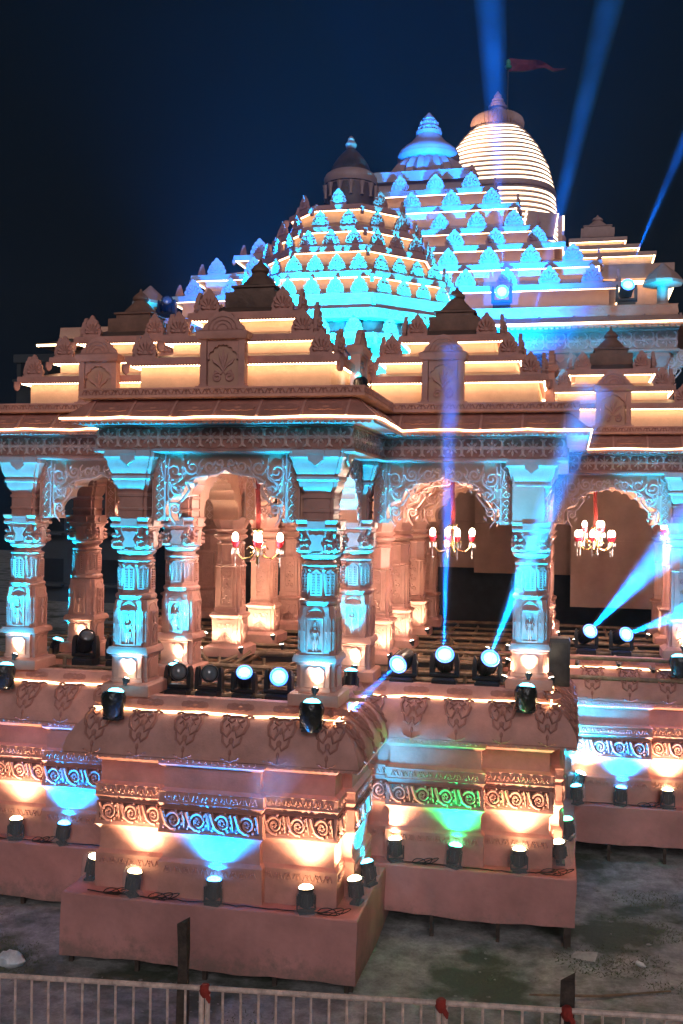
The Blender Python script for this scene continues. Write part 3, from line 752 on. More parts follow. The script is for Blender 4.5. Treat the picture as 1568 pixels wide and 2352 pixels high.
    niche(t, xp+1.42, yc, 7.05, pi/2)
    return t
bay('1', 'front porch nearest the railing, standing forward of its neighbours', -4.17, 12.0, 11.60, .12, .87, 13.6, 14.0, 14.2, [(-5.37, 12.27, 'A'), (-2.97, 12.27, 'A')])
bay('D', 'left porch cut by the picture edge, with a blue floodlight on its wall', -6.56, 13.55, 13.15, .12, .88, 17.5, None, 15, [(-7.76, 13.82, 'A'), (-5.37, 13.85, 'A')], yroof=1.45)
bay('2', 'porch right of the front porch with the green floodlit wall', -1.72, 13.98, 13.50, .28, .91, None, 17.6, 17.6, [(-2.92, 14.20, 'A'), (-.52, 14.25, 'A')], yroof=1.6)
bay('3', 'far right porch set back behind the green lit porch', .66, 17.75, 17.15, .3, .9, None, 21.5, 20, [(1.83, 18.0, 'B')], yroof=1.6)

# ------------------------------------------------------------------ inner hall
def inner_hall():
    t = thing('pillared_hall', 'warm lit hall of carved columns behind the porches', 'hall')
    m = MB(); m.box(-10.0, 16.2, 6.30, -.05, 18.2, 6.58); m.box(-10.0, 18.2, 6.30, 3.6, 25, 6.58); part('ceiling', m, PEACH2, t)
    for y in (15.9, 17.8, 19.7, 21.6):
        for x in (-7.77, -5.37, -2.95, -.55, 1.85):
            if x == 1.85 and y < 19: continue
            if x == -7.77 and y < 16: column(t, x, 15.75, 'A'); continue
            if x == -.55 and y == 17.8: column(t, x, 18.0, 'B'); continue
            column(t, x, y+.1, 'B')
    for y in (15.9, 17.8, 19.7):
        for x in (-6.57, -4.16, -1.75, .65):
            if x > 0 and y < 19: continue
            arch(t, x, y+.0, 0, y < 18)
    for x in (-5.37, -2.95, -.55):
        for y in (14.85, 16.85, 18.75, 20.65):
            if x == -.55 and y < 18: pass
            obj('cusped_arch', ARCH, t, (x+.2, y+.1, 0), pi/2)
    bw = mat('back_screen_cloth', (.50, .31, .25), .8, .1, 2, .2, 12)
    for x0, x1, y, z0 in ((-10, -2.2, 24.6, 4.3), (-2.2, 0, 24.3, 4.2), (0, 3.8, 23.4, 3.55)):
        m = MB(); m.sweep(fine([(x0, y), (x1, y)], False, .08), [(0, z0), (.02, z0+.06), (.0, (z0+6.5)/2-.01), (-.015, (z0+6.5)/2), (.0, (z0+6.5)/2+.01), (0, 6.5)], False)
        m.map(lambda p: (p[0], p[1]+.022*sin(p[0]*11)+.015*sin(p[0]*4.3+p[2]), p[2])); part('back_screen', m, bw, t)
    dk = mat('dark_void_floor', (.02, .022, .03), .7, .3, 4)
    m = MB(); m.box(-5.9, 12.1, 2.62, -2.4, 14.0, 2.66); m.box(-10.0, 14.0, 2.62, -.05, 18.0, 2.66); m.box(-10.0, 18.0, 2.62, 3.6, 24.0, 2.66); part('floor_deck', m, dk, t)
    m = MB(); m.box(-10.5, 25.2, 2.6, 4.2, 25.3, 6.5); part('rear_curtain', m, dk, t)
inner_hall()
def scaffold():
    t = thing('bamboo_scaffold', 'bamboo scaffold of crossing poles under the hall columns', 'scaffold')
    rnd = random.Random(5)
    for y in [12.75, 13.3, 14.35, 14.8, 15.2, 16.3, 16.9, 17.3, 18.4, 18.9, 19.3, 20.3, 21.0, 22.0, 22.8]:
        for lv in (2.95, 3.20):
            if lv < 3 and rnd.random() < .3: continue
            z = lv+rnd.uniform(-.05, .04); m = MB(); x0, x1 = -9.5, 3.4
            if y < 13.4: x0, x1 = -5.9, -2.5
            elif y < 17: x1 = -.2
            n = 6; m.tube([(x0+(x1-x0)*i/n, y+rnd.uniform(-.03, .03), z+rnd.uniform(-.02, .02)) for i in range(n+1)], rnd.uniform(.022, .038), 7); part('pole', m, BAMBOO, t)
    for x in (-6.6, -5.0, -4.4, -3.6, -2.4, -1.9, -1.2, -.8, .2, .9, 1.4):
        m = MB(); y0 = 12.7 if -5.6 < x < -2.7 else (14.4 if x < -.2 else 18.3); z = 3.12+rnd.uniform(-.05, .05)
        m.tube([(x, y0, z), (x+rnd.uniform(-.2, .2), 17, z+.03), (x+rnd.uniform(-.3, .3), 23, z)], .03, 7); part('pole', m, BAMBOO, t)
    for i in range(16):
        x = rnd.uniform(-8.5, -.9); y = rnd.uniform(14.5, 21) if not -5.4 < x < -2.9 else rnd.uniform(12.9, 19)
        m = MB(); a = rnd.uniform(0, pi); L = rnd.uniform(.6, 1.3); m.tube([(x, y, 2.8), (x+cos(a)*L, y+sin(a)*L, 3.35)], .026, 7); part('brace', m, BAMBOO, t)
    for i in range(24):
        x = rnd.uniform(-8.5, -.5); y = rnd.choice([14.4, 15.2, 16.4, 17.3, 18.5, 19.4, 20.4]); m = MB(); m.tube([(x, y, 2.6), (x+.01, y, 3.3)], .024, 7); part('upright', m, BAMBOO, t)
scaffold()

# ------------------------------------------------------------------ octagonal hall (behind the front porch)
ANTE = antefix(.31, .29).mesh('antefix_blue_hall', TERRA)
EC = (-4.17, 19.2)
def shift(poly, c): return [(x+c[0], y+c[1]) for x, y in poly]
def octagon_hall():
    t = thing('octagonal_hall', 'eight-sided stepped hall roof with a dark bell dome', 'temple hall')
    wall_e = mat('hall_wall_cloth', (.46, .30, .22), .7, .1, 3, .2, 14)
    m = MB(); m.sweep(shift(octa(2.0), EC), [(0, 6.9), (0, 8.35)], True); part('drum', m, wall_e, t)
    def ant3(k): return lambda L: [(-.5+(i+.5)/k)*L*1.02 for i in range(k)]
    roof_tier(t, shift(octa(2.0), EC), 8.2, 8.5, .24, 8.47, 8.56, 8.86, .02, wall=wall_e, ants=ant3(3), ant=ANTE, led=None)
    m = MB(); m.sweep(shift(octa(2.12), EC), [(-.1, 8.80), (.08, 8.82), (.08, 8.98), (.02, 9.0), (-.02, 9.02), (.0, 9.15)], True); cb = part('carved_cornice', m, TERRA, t)
    for p, q, L, n in segs(shift(octa(2.20), EC), True):
        if visible(n): obj('carved_band', shared('ecornice', lambda: small_band(L*.98, .13, .15), TERRA), cb, ((p[0]+q[0])/2, (p[1]+q[1])/2, 8.90), face_rz(*n))
    T = [(2.12, 9.16, 9.25, 4, 9.02), (1.95, 9.58, 9.67, 4, 9.3), (1.60, 10.11, 10.20, 3, 9.7), (1.36, 10.53, 10.61, 2, 10.2), (1.07, 11.0, 11.08, 1, 10.6)]
    for i, (a, zl0, zl1, k, zw) in enumerate(T):
        an = T[i+1][0]-.14 if i < 4 else .5; w = a-.14
        zn = (T[i+1][1]-.20) if i < 4 else 11.22
        if i == 0: zn = 9.40
        roof_tier(t, shift(octa(w), EC), zw, zl1, .14, zl0, zl1, zn, w-an, wall=PEACH, led=LEDF, ants=ant3(k), ant=ANTE, asc=1.0 if k > 1 else 1.0)
    dm = mat('dark_dome_paint', (.10, .055, .045), .55, .5, 2.2, .2, 30)
    m = MB(); m.lathe([(.60, 11.08), (.52, 11.2), (.49, 11.3), (.47, 11.40), (.47, 11.72), (.50, 11.74)], 32); part('dome_drum', m, dm, t, loc=(EC[0], EC[1], 0))
    for i in range(14):
        a = 2*pi*i/14; m = MB(); m.lathe([(.0, 0), (.04, .01), (.022, .05), (.035, .15), (.05, .22), (.06, .26), (0, .27)], 8); part('drum_colonnette', m, PALE, t, loc=(EC[0]+.48*cos(a), EC[1]+.48*sin(a), 11.45))
    m = MB(); m.lathe([(.40, 11.70), (.47, 11.71), (.50, 11.78), (.505, 11.86), (.47, 11.93), (.40, 11.98), (.36, 11.99)], 32); part('dome_ring', m, PALE, t, loc=(EC[0], EC[1], 0))
    m = MB(); m.lathe([(.385, 11.98), (.375, 12.03), (.33, 12.14), (.25, 12.26), (.16, 12.36), (.09, 12.43), (.06, 12.47)], 32); part('dome_bell', m, dm, t, loc=(EC[0], EC[1], 0))
    m = MB(); m.lathe([(.06, 12.44), (.10, 12.48), (.11, 12.53), (.085, 12.57), (.06, 12.60), (.065, 12.63), (.03, 12.68), (.0, 12.70)], 20); part('pot_finial', m, PALE, t, loc=(EC[0], EC[1], 0))
octagon_hall()

# ------------------------------------------------------------------ great stepped mandapa and its gallery
ANTF = antefix(.50, .42).mesh('antefix_great_hall', TERRA)
FC = (-4.17, 29.8)
def great_hall():
    t = thing('great_hall', 'large square stepped hall roof washed in blue light', 'temple hall')
    sq = lambda h: rect(FC[0]-h-(.4 if h > 3.5 else .12 if h > 2 else 0), FC[1]-h+.2*(h > 3), FC[0]+h-.2*(h > 3), FC[1]+h)
    stone = mat('great_hall_cloth', (.52, .33, .25), .7, .1, 1.5, .25, 8)
    rf = mat('great_hall_roof_cloth', (.24, .17, .14), .6, .3, 1.2, .5, 5)
    T = [(5.44, 10.95), (5.0, 11.57), (4.15, 12.26), (3.50, 12.88), (2.75, 13.64), (2.10, 14.30)]
    N = [11, 10, 8, 7, 5, 4]
    for i, (h, z) in enumerate(T):
        w = h-.28; an = T[i+1][0]-.28 if i < 5 else 1.25; zw = 9.9 if i == 0 else T[i-1][1]+.05
        zn = T[i+1][1]-.36 if i < 5 else 14.55
        k = N[i]
        roof_tier(t, sq(w), zw, z-.02, .28, z-.13, z, zn, w-an, wall=stone, eave=PALE, ants=lambda L, k=k: [(-.5+(j+.5)/k)*(L+.2) for j in range(k)], ant=ANTF, asc=1.0, roofm=rf, led=LEDF)
    m = MB(); m.sweep(sq(1.28), [(-.05, 14.4), (-.05, 14.75), (.08, 14.8), (.08, 15.08), (0, 15.12)], True, cap=True); part('cap_block', m, PALE, t)
    m = MB(); m.lathe([(1.16, 15.08), (1.18, 15.2), (1.12, 15.4), (.98, 15.58), (.84, 15.70), (.80, 15.72)], 44, flute=.09); part('fluted_dome', m, PALE, t, loc=(FC[0], FC[1], 0))
    m = MB(); m.lathe([(.78, 15.68), (.86, 15.72), (.90, 15.80), (.90, 15.88), (.87, 15.90), (.87, 15.96), (.82, 16.05), (.70, 16.16), (.56, 16.26), (.46, 16.36), (.39, 16.45), (.35, 16.52)], 40); part('bell', m, PALE, t, loc=(FC[0], FC[1], 0))
    m = MB(); m.lathe([(.30, 16.48), (.38, 16.52), (.38, 16.62), (.26, 16.65), (.31, 16.74), (.24, 16.82), (.25, 16.88), (.17, 16.95), (.19, 17.0), (.10, 17.10), (.04, 17.18), (0, 17.2)], 20)
    for i in range(10):
        a = 2*pi*i/10
        for z, r in ((16.68, .31), (16.86, .24)): m.blob((r*cos(a), r*sin(a), z), (.05, .05, .07), 6, 3)
    part('pot_finial', m, PALE, t, loc=(FC[0], FC[1], 0))
    # gallery storey in front: band, chajja, architrave, columns, walls
    g = rect(-4.17-6.36, 23.42, -4.17+6.36, 34)
    m = MB(); m.sweep(g, [(-.6, 9.93), (.0, 9.94), (.02, 10.0), (0, 10.15), (.02, 10.18), (-.6, 10.19)], True); bn = part('roof_band', m, PALE, t)
    obj('carved_band', small_band(12.6, .15, .28).mesh('gallery_band', TERRA), bn, (-4.17, 23.42, 10.06))
    m = MB(); m.sweep(g, [(-.6, 9.70), (.20, 9.70), (.44, 9.66), (.46, 9.72), (.02, 9.94)], True)
    scallops(m, (-11, 23.0), (2.6, 23.0), 9.67, .06); ch = part('eave', m, PALE, t)
    m = MB(); m.sweep(g, [(.465, 9.70), (.50, 9.70), (.50, 9.735), (.465, 9.735)], True, loop=True); part('light_strip', m, LEDE, ch)
    for i in range(18):
        mm = MB(); mm.box(-.025, -.02, -.26, .025, .01, .26)
        obj('rib', shared('gallery_rib', lambda: mm, PALE), ch, (-10.5+i*.75, 23.18, 9.83), 0, rot=(-1.07, 0, 0))
    m = MB(); m.sweep(g, [(-.5, 9.12), (0, 9.12), (.05, 9.15), (.05, 9.2), (0, 9.22), (0, 9.60), (.05, 9.63), (.05, 9.69), (-.5, 9.70)], True, loop=True); ar = part('architrave', m, PALE, t)
    for i in range(27): obj('rosette', ROS, ar, (-10.25+i*.47, 23.415, 9.41), 0, 1.5)
    for x in (-10.2, -8.2, -6.2, -4.2, -2.2, -.28, 1.72): 
        column(t, x, 23.75, 'A', (0,), 9.12-3.05)
    m = MB(); m.box(-10.4, 24.4, 6.0, 2.2, 24.5, 9.3); part('gallery_wall', m, stone, t)
    for x in (-9.2, -7.2, -5.2, -3.2, -1.25, .72): 
        m = MB(); m.box(-.42, -.04, 7.2, .42, .02, 9.0); m.box(-.36, -.06, 7.26, .36, -.03, 8.94); part('wall_panel', m, PALE, t, loc=(x, 24.4, 0))
    o = obj('cusped_arch', ARCH, t, (2.75, 23.6, 2.95)); obj('vine_relief', SPL, o); obj('vine_relief', SPR, o); obj('border', ARCHF, o)
great_hall()
def side_gallery():
    t = thing('side_gallery', 'low left wing gallery with a lit eave behind the left porch', 'gallery')
    g = rect(-13.5, 25.6, -9.8, 32)
    m = MB(); m.sweep(g, [(-.5, 10.12), (0, 10.14), (.02, 10.2), (.0, 10.44), (-.5, 10.46)], True, cap=True); part('roof_band', m, PALE, t)
    m = MB(); m.sweep(g, [(-.5, 9.86), (.40, 9.86), (.42, 9.92), (-.05, 10.14)], True); ch = part('eave', m, ROOFD, t)
    m = MB(); m.sweep(g, [(.42, 9.88), (.455, 9.88), (.455, 9.93), (.42, 9.93)], True, loop=True); part('light_strip', m, LEDE, ch)
    m = MB(); m.sweep(g, [(-.2, 8.0), (-.2, 9.4), (0, 9.42), (0, 9.84)], True); part('wall', m, PALE, t)
side_gallery()
def shikhara():
    cx, cy_ = -4.14, 56.0
    t = thing('spire_tower', 'tall curved spire tower ringed with glowing light strips', 'temple tower')
    core = mat('shikhara_cloth', (.46, .33, .25), .7, .15, .8, .2, 6)
    prof = [(3.3, 14.0), (3.28, 19.0), (3.22, 20.5), (3.12, 21.6), (2.98, 22.8), (2.68, 23.9), (2.14, 25.0), (1.66, 25.65), (1.12, 26.2)]
    def rad(z):
        for (r0, z0), (r1, z1) in zip(prof, prof[1:]):
            if z0 <= z <= z1: return r0+(r1-r0)*(z-z0)/(z1-z0)
        return prof[-1][0]
    def plan(r, n=40): return [(r*math.copysign(abs(cos(a))**.78, cos(a)), r*math.copysign(abs(sin(a))**.78, sin(a))) for a in [2*pi*i/n for i in range(n)]]
    m = MB(); m.sweep(plan(1.0), [(r-1, z) for r, z in prof], True, cap=True); body = part('curved_body', m, core, t, loc=(cx, cy_, 0))
    zs = 19.2
    while zs < 26.05:
        if 22.35 < zs < 22.75: zs = 22.78
        r = rad(zs); m = MB(); m.sweep(plan(r), [(.02, -.04), (.08, -.045), (.08, .045), (.02, .04)], True, loop=True); part('light_strip', m, LEDS, body, loc=(0, 0, zs))
        m = MB(); m.sweep(plan(r), [(-.03, .04), (.10, .05), (.10, .13), (-.03, .15)], True, loop=True); part('ledge_ring', m, core, body, loc=(0, 0, zs))
        zs += .272
    m = MB(); m.sweep(plan(rad(22.5)), [(0, 22.38), (.12, 22.42), (.16, 22.55), (.12, 22.68), (0, 22.72)], True); part('blue_belt', m, PALE, t, loc=(cx, cy_, 0))
    m = MB(); m.lathe([(1.0, 26.15), (1.22, 26.22), (1.40, 26.38), (1.44, 26.58), (1.36, 26.82), (1.12, 27.0), (.6, 27.1), (.4, 27.12)], 76, flute=.09); part('ribbed_disc', m, PALE, t, loc=(cx, cy_, 0))
    m = MB(); m.lathe([(.36, 27.05), (.38, 27.4), (.48, 27.44), (.50, 27.54), (.36, 27.6), (.40, 27.7), (.30, 27.8), (.32, 27.9), (.20, 28.0), (.22, 28.1), (.10, 28.25), (0, 28.4)], 20); part('pot_finial', m, PALE, t, loc=(cx, cy_, 0))
    # small lit block at the tower's lower right and a blue turret spirelet
    m = MB(); m.box(-.7, -.2, 0, .7, .5, 1.15); b = part('corner_turret', m, PALE, t, loc=(-1.75, 51.8, 19.35), rot=(0, .16, 0))
    m = MB(); m.box(.74, -.26, 0, .80, -.2, 1.15); m.box(-.80, -.26, 0, -.74, -.2, 1.15); part('light_strip', m, LEDS, b)
    m = MB(); m.box(-.10, -.1, 0, .10, .1, 2.1); b = part('lit_post', m, PALE, t, loc=(-.72, 52.2, 18.3)); m = MB(); m.box(.11, -.12, 0, .2, -.02, 2.1); part('light_strip', m, LEDS, b)
    m = MB(); m.lathe([(.5, 0), (.45, .2), (.3, .5), (.35, .55), (.18, .8), (.2, .85), (.05, 1.1)], 12); part('turret_spire', m, TERRA, t, loc=(-4.6, 47, 20.35))
shikhara()
def corner_shrine(label, cx, cy_, z, s, top=True):
    t = thing('corner_shrine', label, 'shrine')
    rf = MATS['great_hall_roof_cloth']
    sq = lambda h: rect(cx-h*s, cy_-h*s, cx+h*s, cy_+h*s)
    m = MB(); m.sweep(sq(1.9), [(-.3, z-2.2*s), (-.3, z-.85*s), (0, z-.8*s), (0, z-.42*s), (-.4, z-.40*s)], True); part('wall', m, PALE, t)
    m = MB(); m.sweep(sq(1.9), [(-.05, z-.95*s), (.05, z-.95*s), (.05, z-.87*s), (-.05, z-.87*s)], True, loop=True); part('light_strip', m, LEDE, t)
    for h, zz in ((1.48, .0), (1.10, .31), (.77, .60)):
        roof_tier(t, sq(h-.12), z+(zz-.42)*s, z+(zz-.02)*s, .12*s, z+(zz-.1)*s, z+zz*s, z+(zz+.14)*s, .4*s, wall=PEACH, eave=PALE, roofm=rf, curl=False)
    part('finial', finial_mb(.45*s, z+.78*s, .85*s), PALE, t, loc=(cx, cy_, 0))
corner_shrine('small stepped shrine roof right of the great hall', .78, 38.0, 14.5, 1.28)
def kiosk(label, x, y, z):
    t = thing('roof_kiosk', label, 'kiosk')
    m = MB(); m.sweep(octa(.16), [(0, 0), (0, .1), (-.04, .14), (-.04, .5), (.02, .55)], cap=True); o = part('post', m, PALE, t); 
    m = MB(); m.sweep(octa(.42), [(-.2, .52), (0, .55), (0, .62), (-.12, .78), (-.3, .95), (-.4, 1.05)], cap=True); part('roof', m, PALE, t)
    lamp(t, 'SPOT', (0, -.75, .05), 55, (.0, .5, 1.0), (0, .6, 1), 100, 1.0)
    t.location = (x, y, z)
kiosk('cyan lit kiosk on the right gallery roof', 1.95, 24.4, 10.25)
kiosk('cyan lit kiosk on the left gallery roof', -10.5, 24.6, 10.2)
def flag():
    t = thing('temple_flag', 'dark red pennant flying above the tower top', 'flag')
    m = MB(); m.tube([(-3.62, 56, 27.0), (-3.60, 56, 30.0)], .03, 6); part('flagpole', m, DARK, t)
    mb = MB(); n = 24
    for i in range(n+1):
        s = i/n; x = -3.55+3.0*s+.15*sin(s*6); h = .34*(1-s)**.8+.02
        zc = 29.72+.12*sin(s*5.0+.2)-.62*s*s+(.55*max(0, s-.82)*4); y = 56+.35*sin(s*7)
        mb.v += [(x, y, zc+h), (x+.02, y-.12*sin(s*9), zc), (x, y+.05*sin(s*5), zc-h)]
    for i in range(n):
        for j in range(2): mb.f.append((3*i+j, 3*i+3+j, 3*i+4+j, 3*i+1+j))
    part('cloth', mb, mat('dark_flag_cloth', (.16, .018, .02), .8, .3, 3), t)
    m = MB(); m.tube([(-3.5+3.0*s+.15*sin(s*6), 56+.35*sin(s*7)+.05*sin(s*5), 29.72+.12*sin(s*5.0+.2)-.62*s*s+(.55*max(0, s-.82)*4)-.34*(1-s)**.8-.02) for s in [i/24 for i in range(25)]], .03, 5); part('gold_hem', m, BRASS, t)
    m = MB(); m.lathe([(.0, 0), (.16, .05), (.2, .15), (.1, .25), (.12, .35), (.1, .5), (0, .55)], 10); part('finial_knob', m, mat('green_knob', (.05, .3, .2), .4), t, loc=(-3.6, 56, 29.5))
flag()
def far_building(label, x0, y0, x1, h, fl, wins):
    t = thing('apartment_building', label, 'building'); mw = mat('far_plaster', (.035, .042, .05), .9, .3, .3)
    m = MB(); m.box(x0, y0, 0, x1, y0+8, h); m.box(x0-.15, y0-.15, h, x1+.15, y0+8.1, h+.5); part('wall', m, mw, t)
    dg = mat('dark_window', (.012, .016, .02), .2)
    for k in range(fl):
        for j in range(wins):
            x = x0+(j+.5)*(x1-x0)/wins; z = 1.2+k*3.1
            m = MB(); m.box(-.6, -.06, 0, .6, .0, 1.4); w = part('window', m, dg, t, loc=(x, y0, z)); m = MB(); m.box(-.8, -.7, -.25, .8, -.01, -.1); part('sill', m, mw, w)
far_building('dark flat-roofed apartment block beyond the left porch', -33.5, 58, -26.2, 14.6, 5, 4)
far_building('lower unlit block beside the dark apartment block', -25.6, 62, -21, 11.0, 4, 3)

# ------------------------------------------------------------------ lamps
def par_meshes():
    R = {}
    b = MB(); b.lathe([(.05, 0), (.075, .02), (.085, .06), (.088, .20), (.098, .205), (.098, .225), (.085, .225)], 18)
    for k in range(8):
        a = 2*pi*k/8; b.box(.08, -.006, .03, .1, .006, .16, Matrix.Rotation(a, 4, 'Z'))
    R['body'] = b
    y = MB()
    for s in (-1, 1): y.box(s*.108-.006, -.015, -.02, s*.108+.006, .015, .14)
    y.box(-.114, -.02, -.034, .114, .02, -.02); y.box(-.09, -.06, -.06, .09, .06, -.034); R['yoke'] = y
    l = MB(); l.lathe([(.0, .214), (.088, .216), (.080, .24), (.05, .26), (0, .268)], 18); R['lens'] = l
    p = MB(); rr = random.Random(2); n = 14
    for j, (r, z) in enumerate([(.105, .25), (.118, .17), (.12, .08), (.135, -.02), (.15, -.06)]):
        for i in range(n): a = 2*pi*i/n; q = r*(1+rr.uniform(-.09, .09)); p.v.append((q*cos(a), q*sin(a), z+rr.uniform(-.012, .012)))
    for j in range(4):
        for i in range(n): p.f.append((j*n+i, j*n+(i+1) % n, (j+1)*n+(i+1) % n, (j+1)*n+i))
    R['plastic_bag'] = p; return R
_pm = par_meshes()
PM = {k: v.mesh('floodlight_'+k, {'body': BLACK, 'yoke': DARK, 'lens': EWARM, 'plastic_bag': PLAST}[k]) for k, v in _pm.items()}
def lensmesh(key, mesh, m):
    if key not in _mc: c = mesh.copy(); c.materials.clear(); c.materials.append(m); _mc[key] = c
    return _mc[key]
KIND = {'warm': (EWARM, (1.0, .64, .38)), 'blue': (EBLUE, (.0, .25, 1.0)), 'cyan': (ECYAN, (.0, .47, 1.0)), 'green': (EGREEN, (.0, .9, .20)), 'deep': (EBLUE, (.0, .165, 1.0))}
def floodlight(label, x, y, z, kind, aim, power, group, bag=True, angle=128, s=1.0, blend=1.0):
    t = thing('floodlight', label, 'floodlight', (x, y, z+.06*s), group); d = Vector(aim).normalized()
    rv = random.Random(int(abs(x*31+y*17)*10)); t.scale = (s, s, s); d = Vector((d.x+rv.uniform(-.09, .09), d.y+rv.uniform(-.05, .05), d.z)).normalized()
    q = d.to_track_quat('Z', 'Y').to_euler()
    b = obj('body', PM['body'], t, rot=q, loc=(0, 0, .0))
    obj('lens', lensmesh('lens_'+kind, PM['lens'], KIND[kind][0]), b)
    obj('yoke', PM['yoke'], t, rz=q.z)
    if bag: obj('plastic_bag', PM['plastic_bag'], t, rz=rv.uniform(0, 6), sc=(1, 1, rv.uniform(.85, 1.15)))
    lamp(t, 'SPOT', tuple(d*.31), power, KIND[kind][1], d, angle, blend, .05)
    return t
G1 = 'floodlights along the plinth ledges'
UPW, UPF = 26, (0, .30, 1)
floodlight('warm floodlight in clear plastic at left end of front porch ledge', -5.12, 11.70, .87, 'warm', (.1, .10, 1), 56, G1)
floodlight('blue floodlight at middle of front porch ledge', -4.08, 11.67, .87, 'blue', (.05, .10, 1), 280, G1)
floodlight('warm floodlight in clear plastic at right end of front porch ledge', -2.95, 11.70, .87, 'warm', (-.1, .10, 1), 51, G1)
floodlight('warm floodlight just round the right corner of the front porch', -2.44, 12.15, .87, 'warm', (-0.15, .0, 1), 51, G1)
floodlight('cyan floodlight in the corner between front porch and green lit porch', -2.40, 12.78, .87, 'cyan', (-.25, .10, 1), 235, G1)
floodlight('warm floodlight peeping past the left side of the front porch', -5.85, 12.1, .87, 'warm', (0.15, .0, 1), 47, G1)
floodlight('warm floodlight beside the front porch on the green lit porch ledge', -2.22, 13.63, .91, 'warm', (0, .10, 1), 42, G1)
floodlight('green floodlight at middle of its porch ledge', -1.44, 13.58, .91, 'green', (0, .10, 1), 109, G1)
floodlight('warm floodlight right of the green one on the same ledge', -.60, 13.64, .91, 'warm', (0, .10, 1), 56, G1)
floodlight('warm floodlight at right corner of the green lit porch', -.08, 14.1, .91, 'warm', (-0.15, .0, 1), 47, G1)
floodlight('green floodlight on the side ledge of the green lit porch', .02, 15.2, .91, 'green', (-0.15, .0, 1), 57, G1)
floodlight('cyan floodlight where the green lit porch meets the far right porch', .16, 16.95, .95, 'cyan', (-.1, .10, 1), 280, G1)
floodlight('white floodlight above the cyan one at far right porch corner', .14, 17.22, 1.1, 'warm', (.25, .10, 1), 61, G1)
floodlight('blue floodlight at middle of far right porch ledge', .83, 17.23, .9, 'blue', (0, .10, 1), 280, G1)
floodlight('warm floodlight at right edge of far right porch ledge', 1.56, 17.28, .9, 'warm', (0, .10, 1), 72, G1)
floodlight('warm floodlight on the left porch ledge at picture edge', -7.56, 13.25, .88, 'warm', (.05, .10, 1), 56, G1)
floodlight('blue floodlight on the left porch ledge', -6.84, 13.23, .88, 'blue', (0, .10, 1), 280, G1)
# cyan uplights hung on the parapets under the columns
G2 = 'cyan uplights under the porch columns'
for lab, x, y in (('cyan uplight in a dark bag below left column of front porch', -5.36, 11.62), ('cyan uplight in a dark bag below right column of front porch', -2.90, 11.62),
                  ('cyan uplight below right column of the green lit porch', -.54, 13.52), ('cyan uplight at left picture edge below left porch column', -7.72, 13.17), ('cyan uplight below the far right porch column', 1.70, 17.2)):
    u = floodlight(lab, x, y, 3.0, 'cyan', (.02, .17, 1), 1000, G2, bag=False, angle=36, s=1.15, blend=.6)
    lamp(u, 'SPOT', (0, .05, .31), 56, KIND['cyan'][1], (0, .34, 1), 96, 1.0, .05)
    m = MB(); m.lathe([(.02, -.07), (.06, -.06), (.10, -.01), (.125, .09), (.128, .17), (.11, .225), (.10, .21)], 14); rb = random.Random(int(x*10)); m.map(lambda p: (p[0]*(1+rb.uniform(-.07, .07)), p[1]*(1+rb.uniform(-.07, .07)), p[2]+rb.uniform(-.006, .006))); part('dark_bag', m, mat('smoky_plastic', (.022, .024, .022), .18, .3, 14, .6, 30), u)
for lab, x, y, ax in (('cyan uplight behind the left front porch column', -5.30, 13.38, -.02), ('cyan uplight between front porch and green lit porch columns', -2.86, 13.62, -.03), ('cyan uplight deep behind the left porch column', -8.2, 15.5, .14)):
    floodlight(lab, x, y, 3.12, 'cyan', (ax, .17, 1), 850, G2, bag=False, angle=44, blend=.7)
G5 = 'wash lights on the flat roofs'
floodlight('narrow cyan spot on the roof aimed at the dark bell dome', -2.62, 12.95, 7.02, 'cyan', (-1.55, 6.0, 4.85), 1500, G5, bag=False, angle=9)
floodlight('cyan wash light on the roof at the near corner of the octagonal hall', -3.35, 15.3, 7.15, 'cyan', (.12, .62, 1), 2300, G5, bag=False, angle=140)
floodlight('cyan wash light on the roof right of the octagonal hall', -.4, 17.4, 7.15, 'cyan', (-.6, .3, 1), 2200, G5, bag=False, angle=130)
floodlight('blue wash light on the roof left of the octagonal hall', -6.6, 16.6, 7.15, 'blue', (.55, .5, 1), 4500, G5, bag=False, angle=130)
floodlight('blue wash light on the flat roof behind the front porch roof', -5.1, 15.2, 7.15, 'blue', (.12, .6, 1), 5500, G5, bag=False, angle=110)
floodlight('strong blue wash light behind the green lit porch roof', -1.0, 17.2, 7.15, 'deep', (-.12, .82, .60), 26000, G5, bag=False, angle=56)
floodlight('narrow blue spot on the roof aimed at the great hall dome', -1.25, 17.3, 7.15, 'deep', (-3.0, 12.5, 8.7), 11000, G5, bag=False, angle=16)
floodlight('blue wash light on the roof at left aimed at the great hall', -7.4, 17.4, 7.15, 'deep', (.05, .84, .52), 12000, G5, bag=False, angle=60)
floodlight('blue wash light on the great hall roof aimed at the tower', -1.0, 34.0, 12.0, 'deep', (-.13, .84, .53), 40000, G5, bag=False, angle=34)
floodlight('warm wash light on the great hall roof aimed at the tower top', -7.0, 36.0, 12.2, 'warm', (2.86, 19.0, 13.95), 16000, G5, bag=False, angle=7)
floodlight('cyan wash light on the roof below the gallery columns', .9, 22.3, 7.15, 'cyan', (.1, .5, 1), 60, G5, bag=False, angle=120)
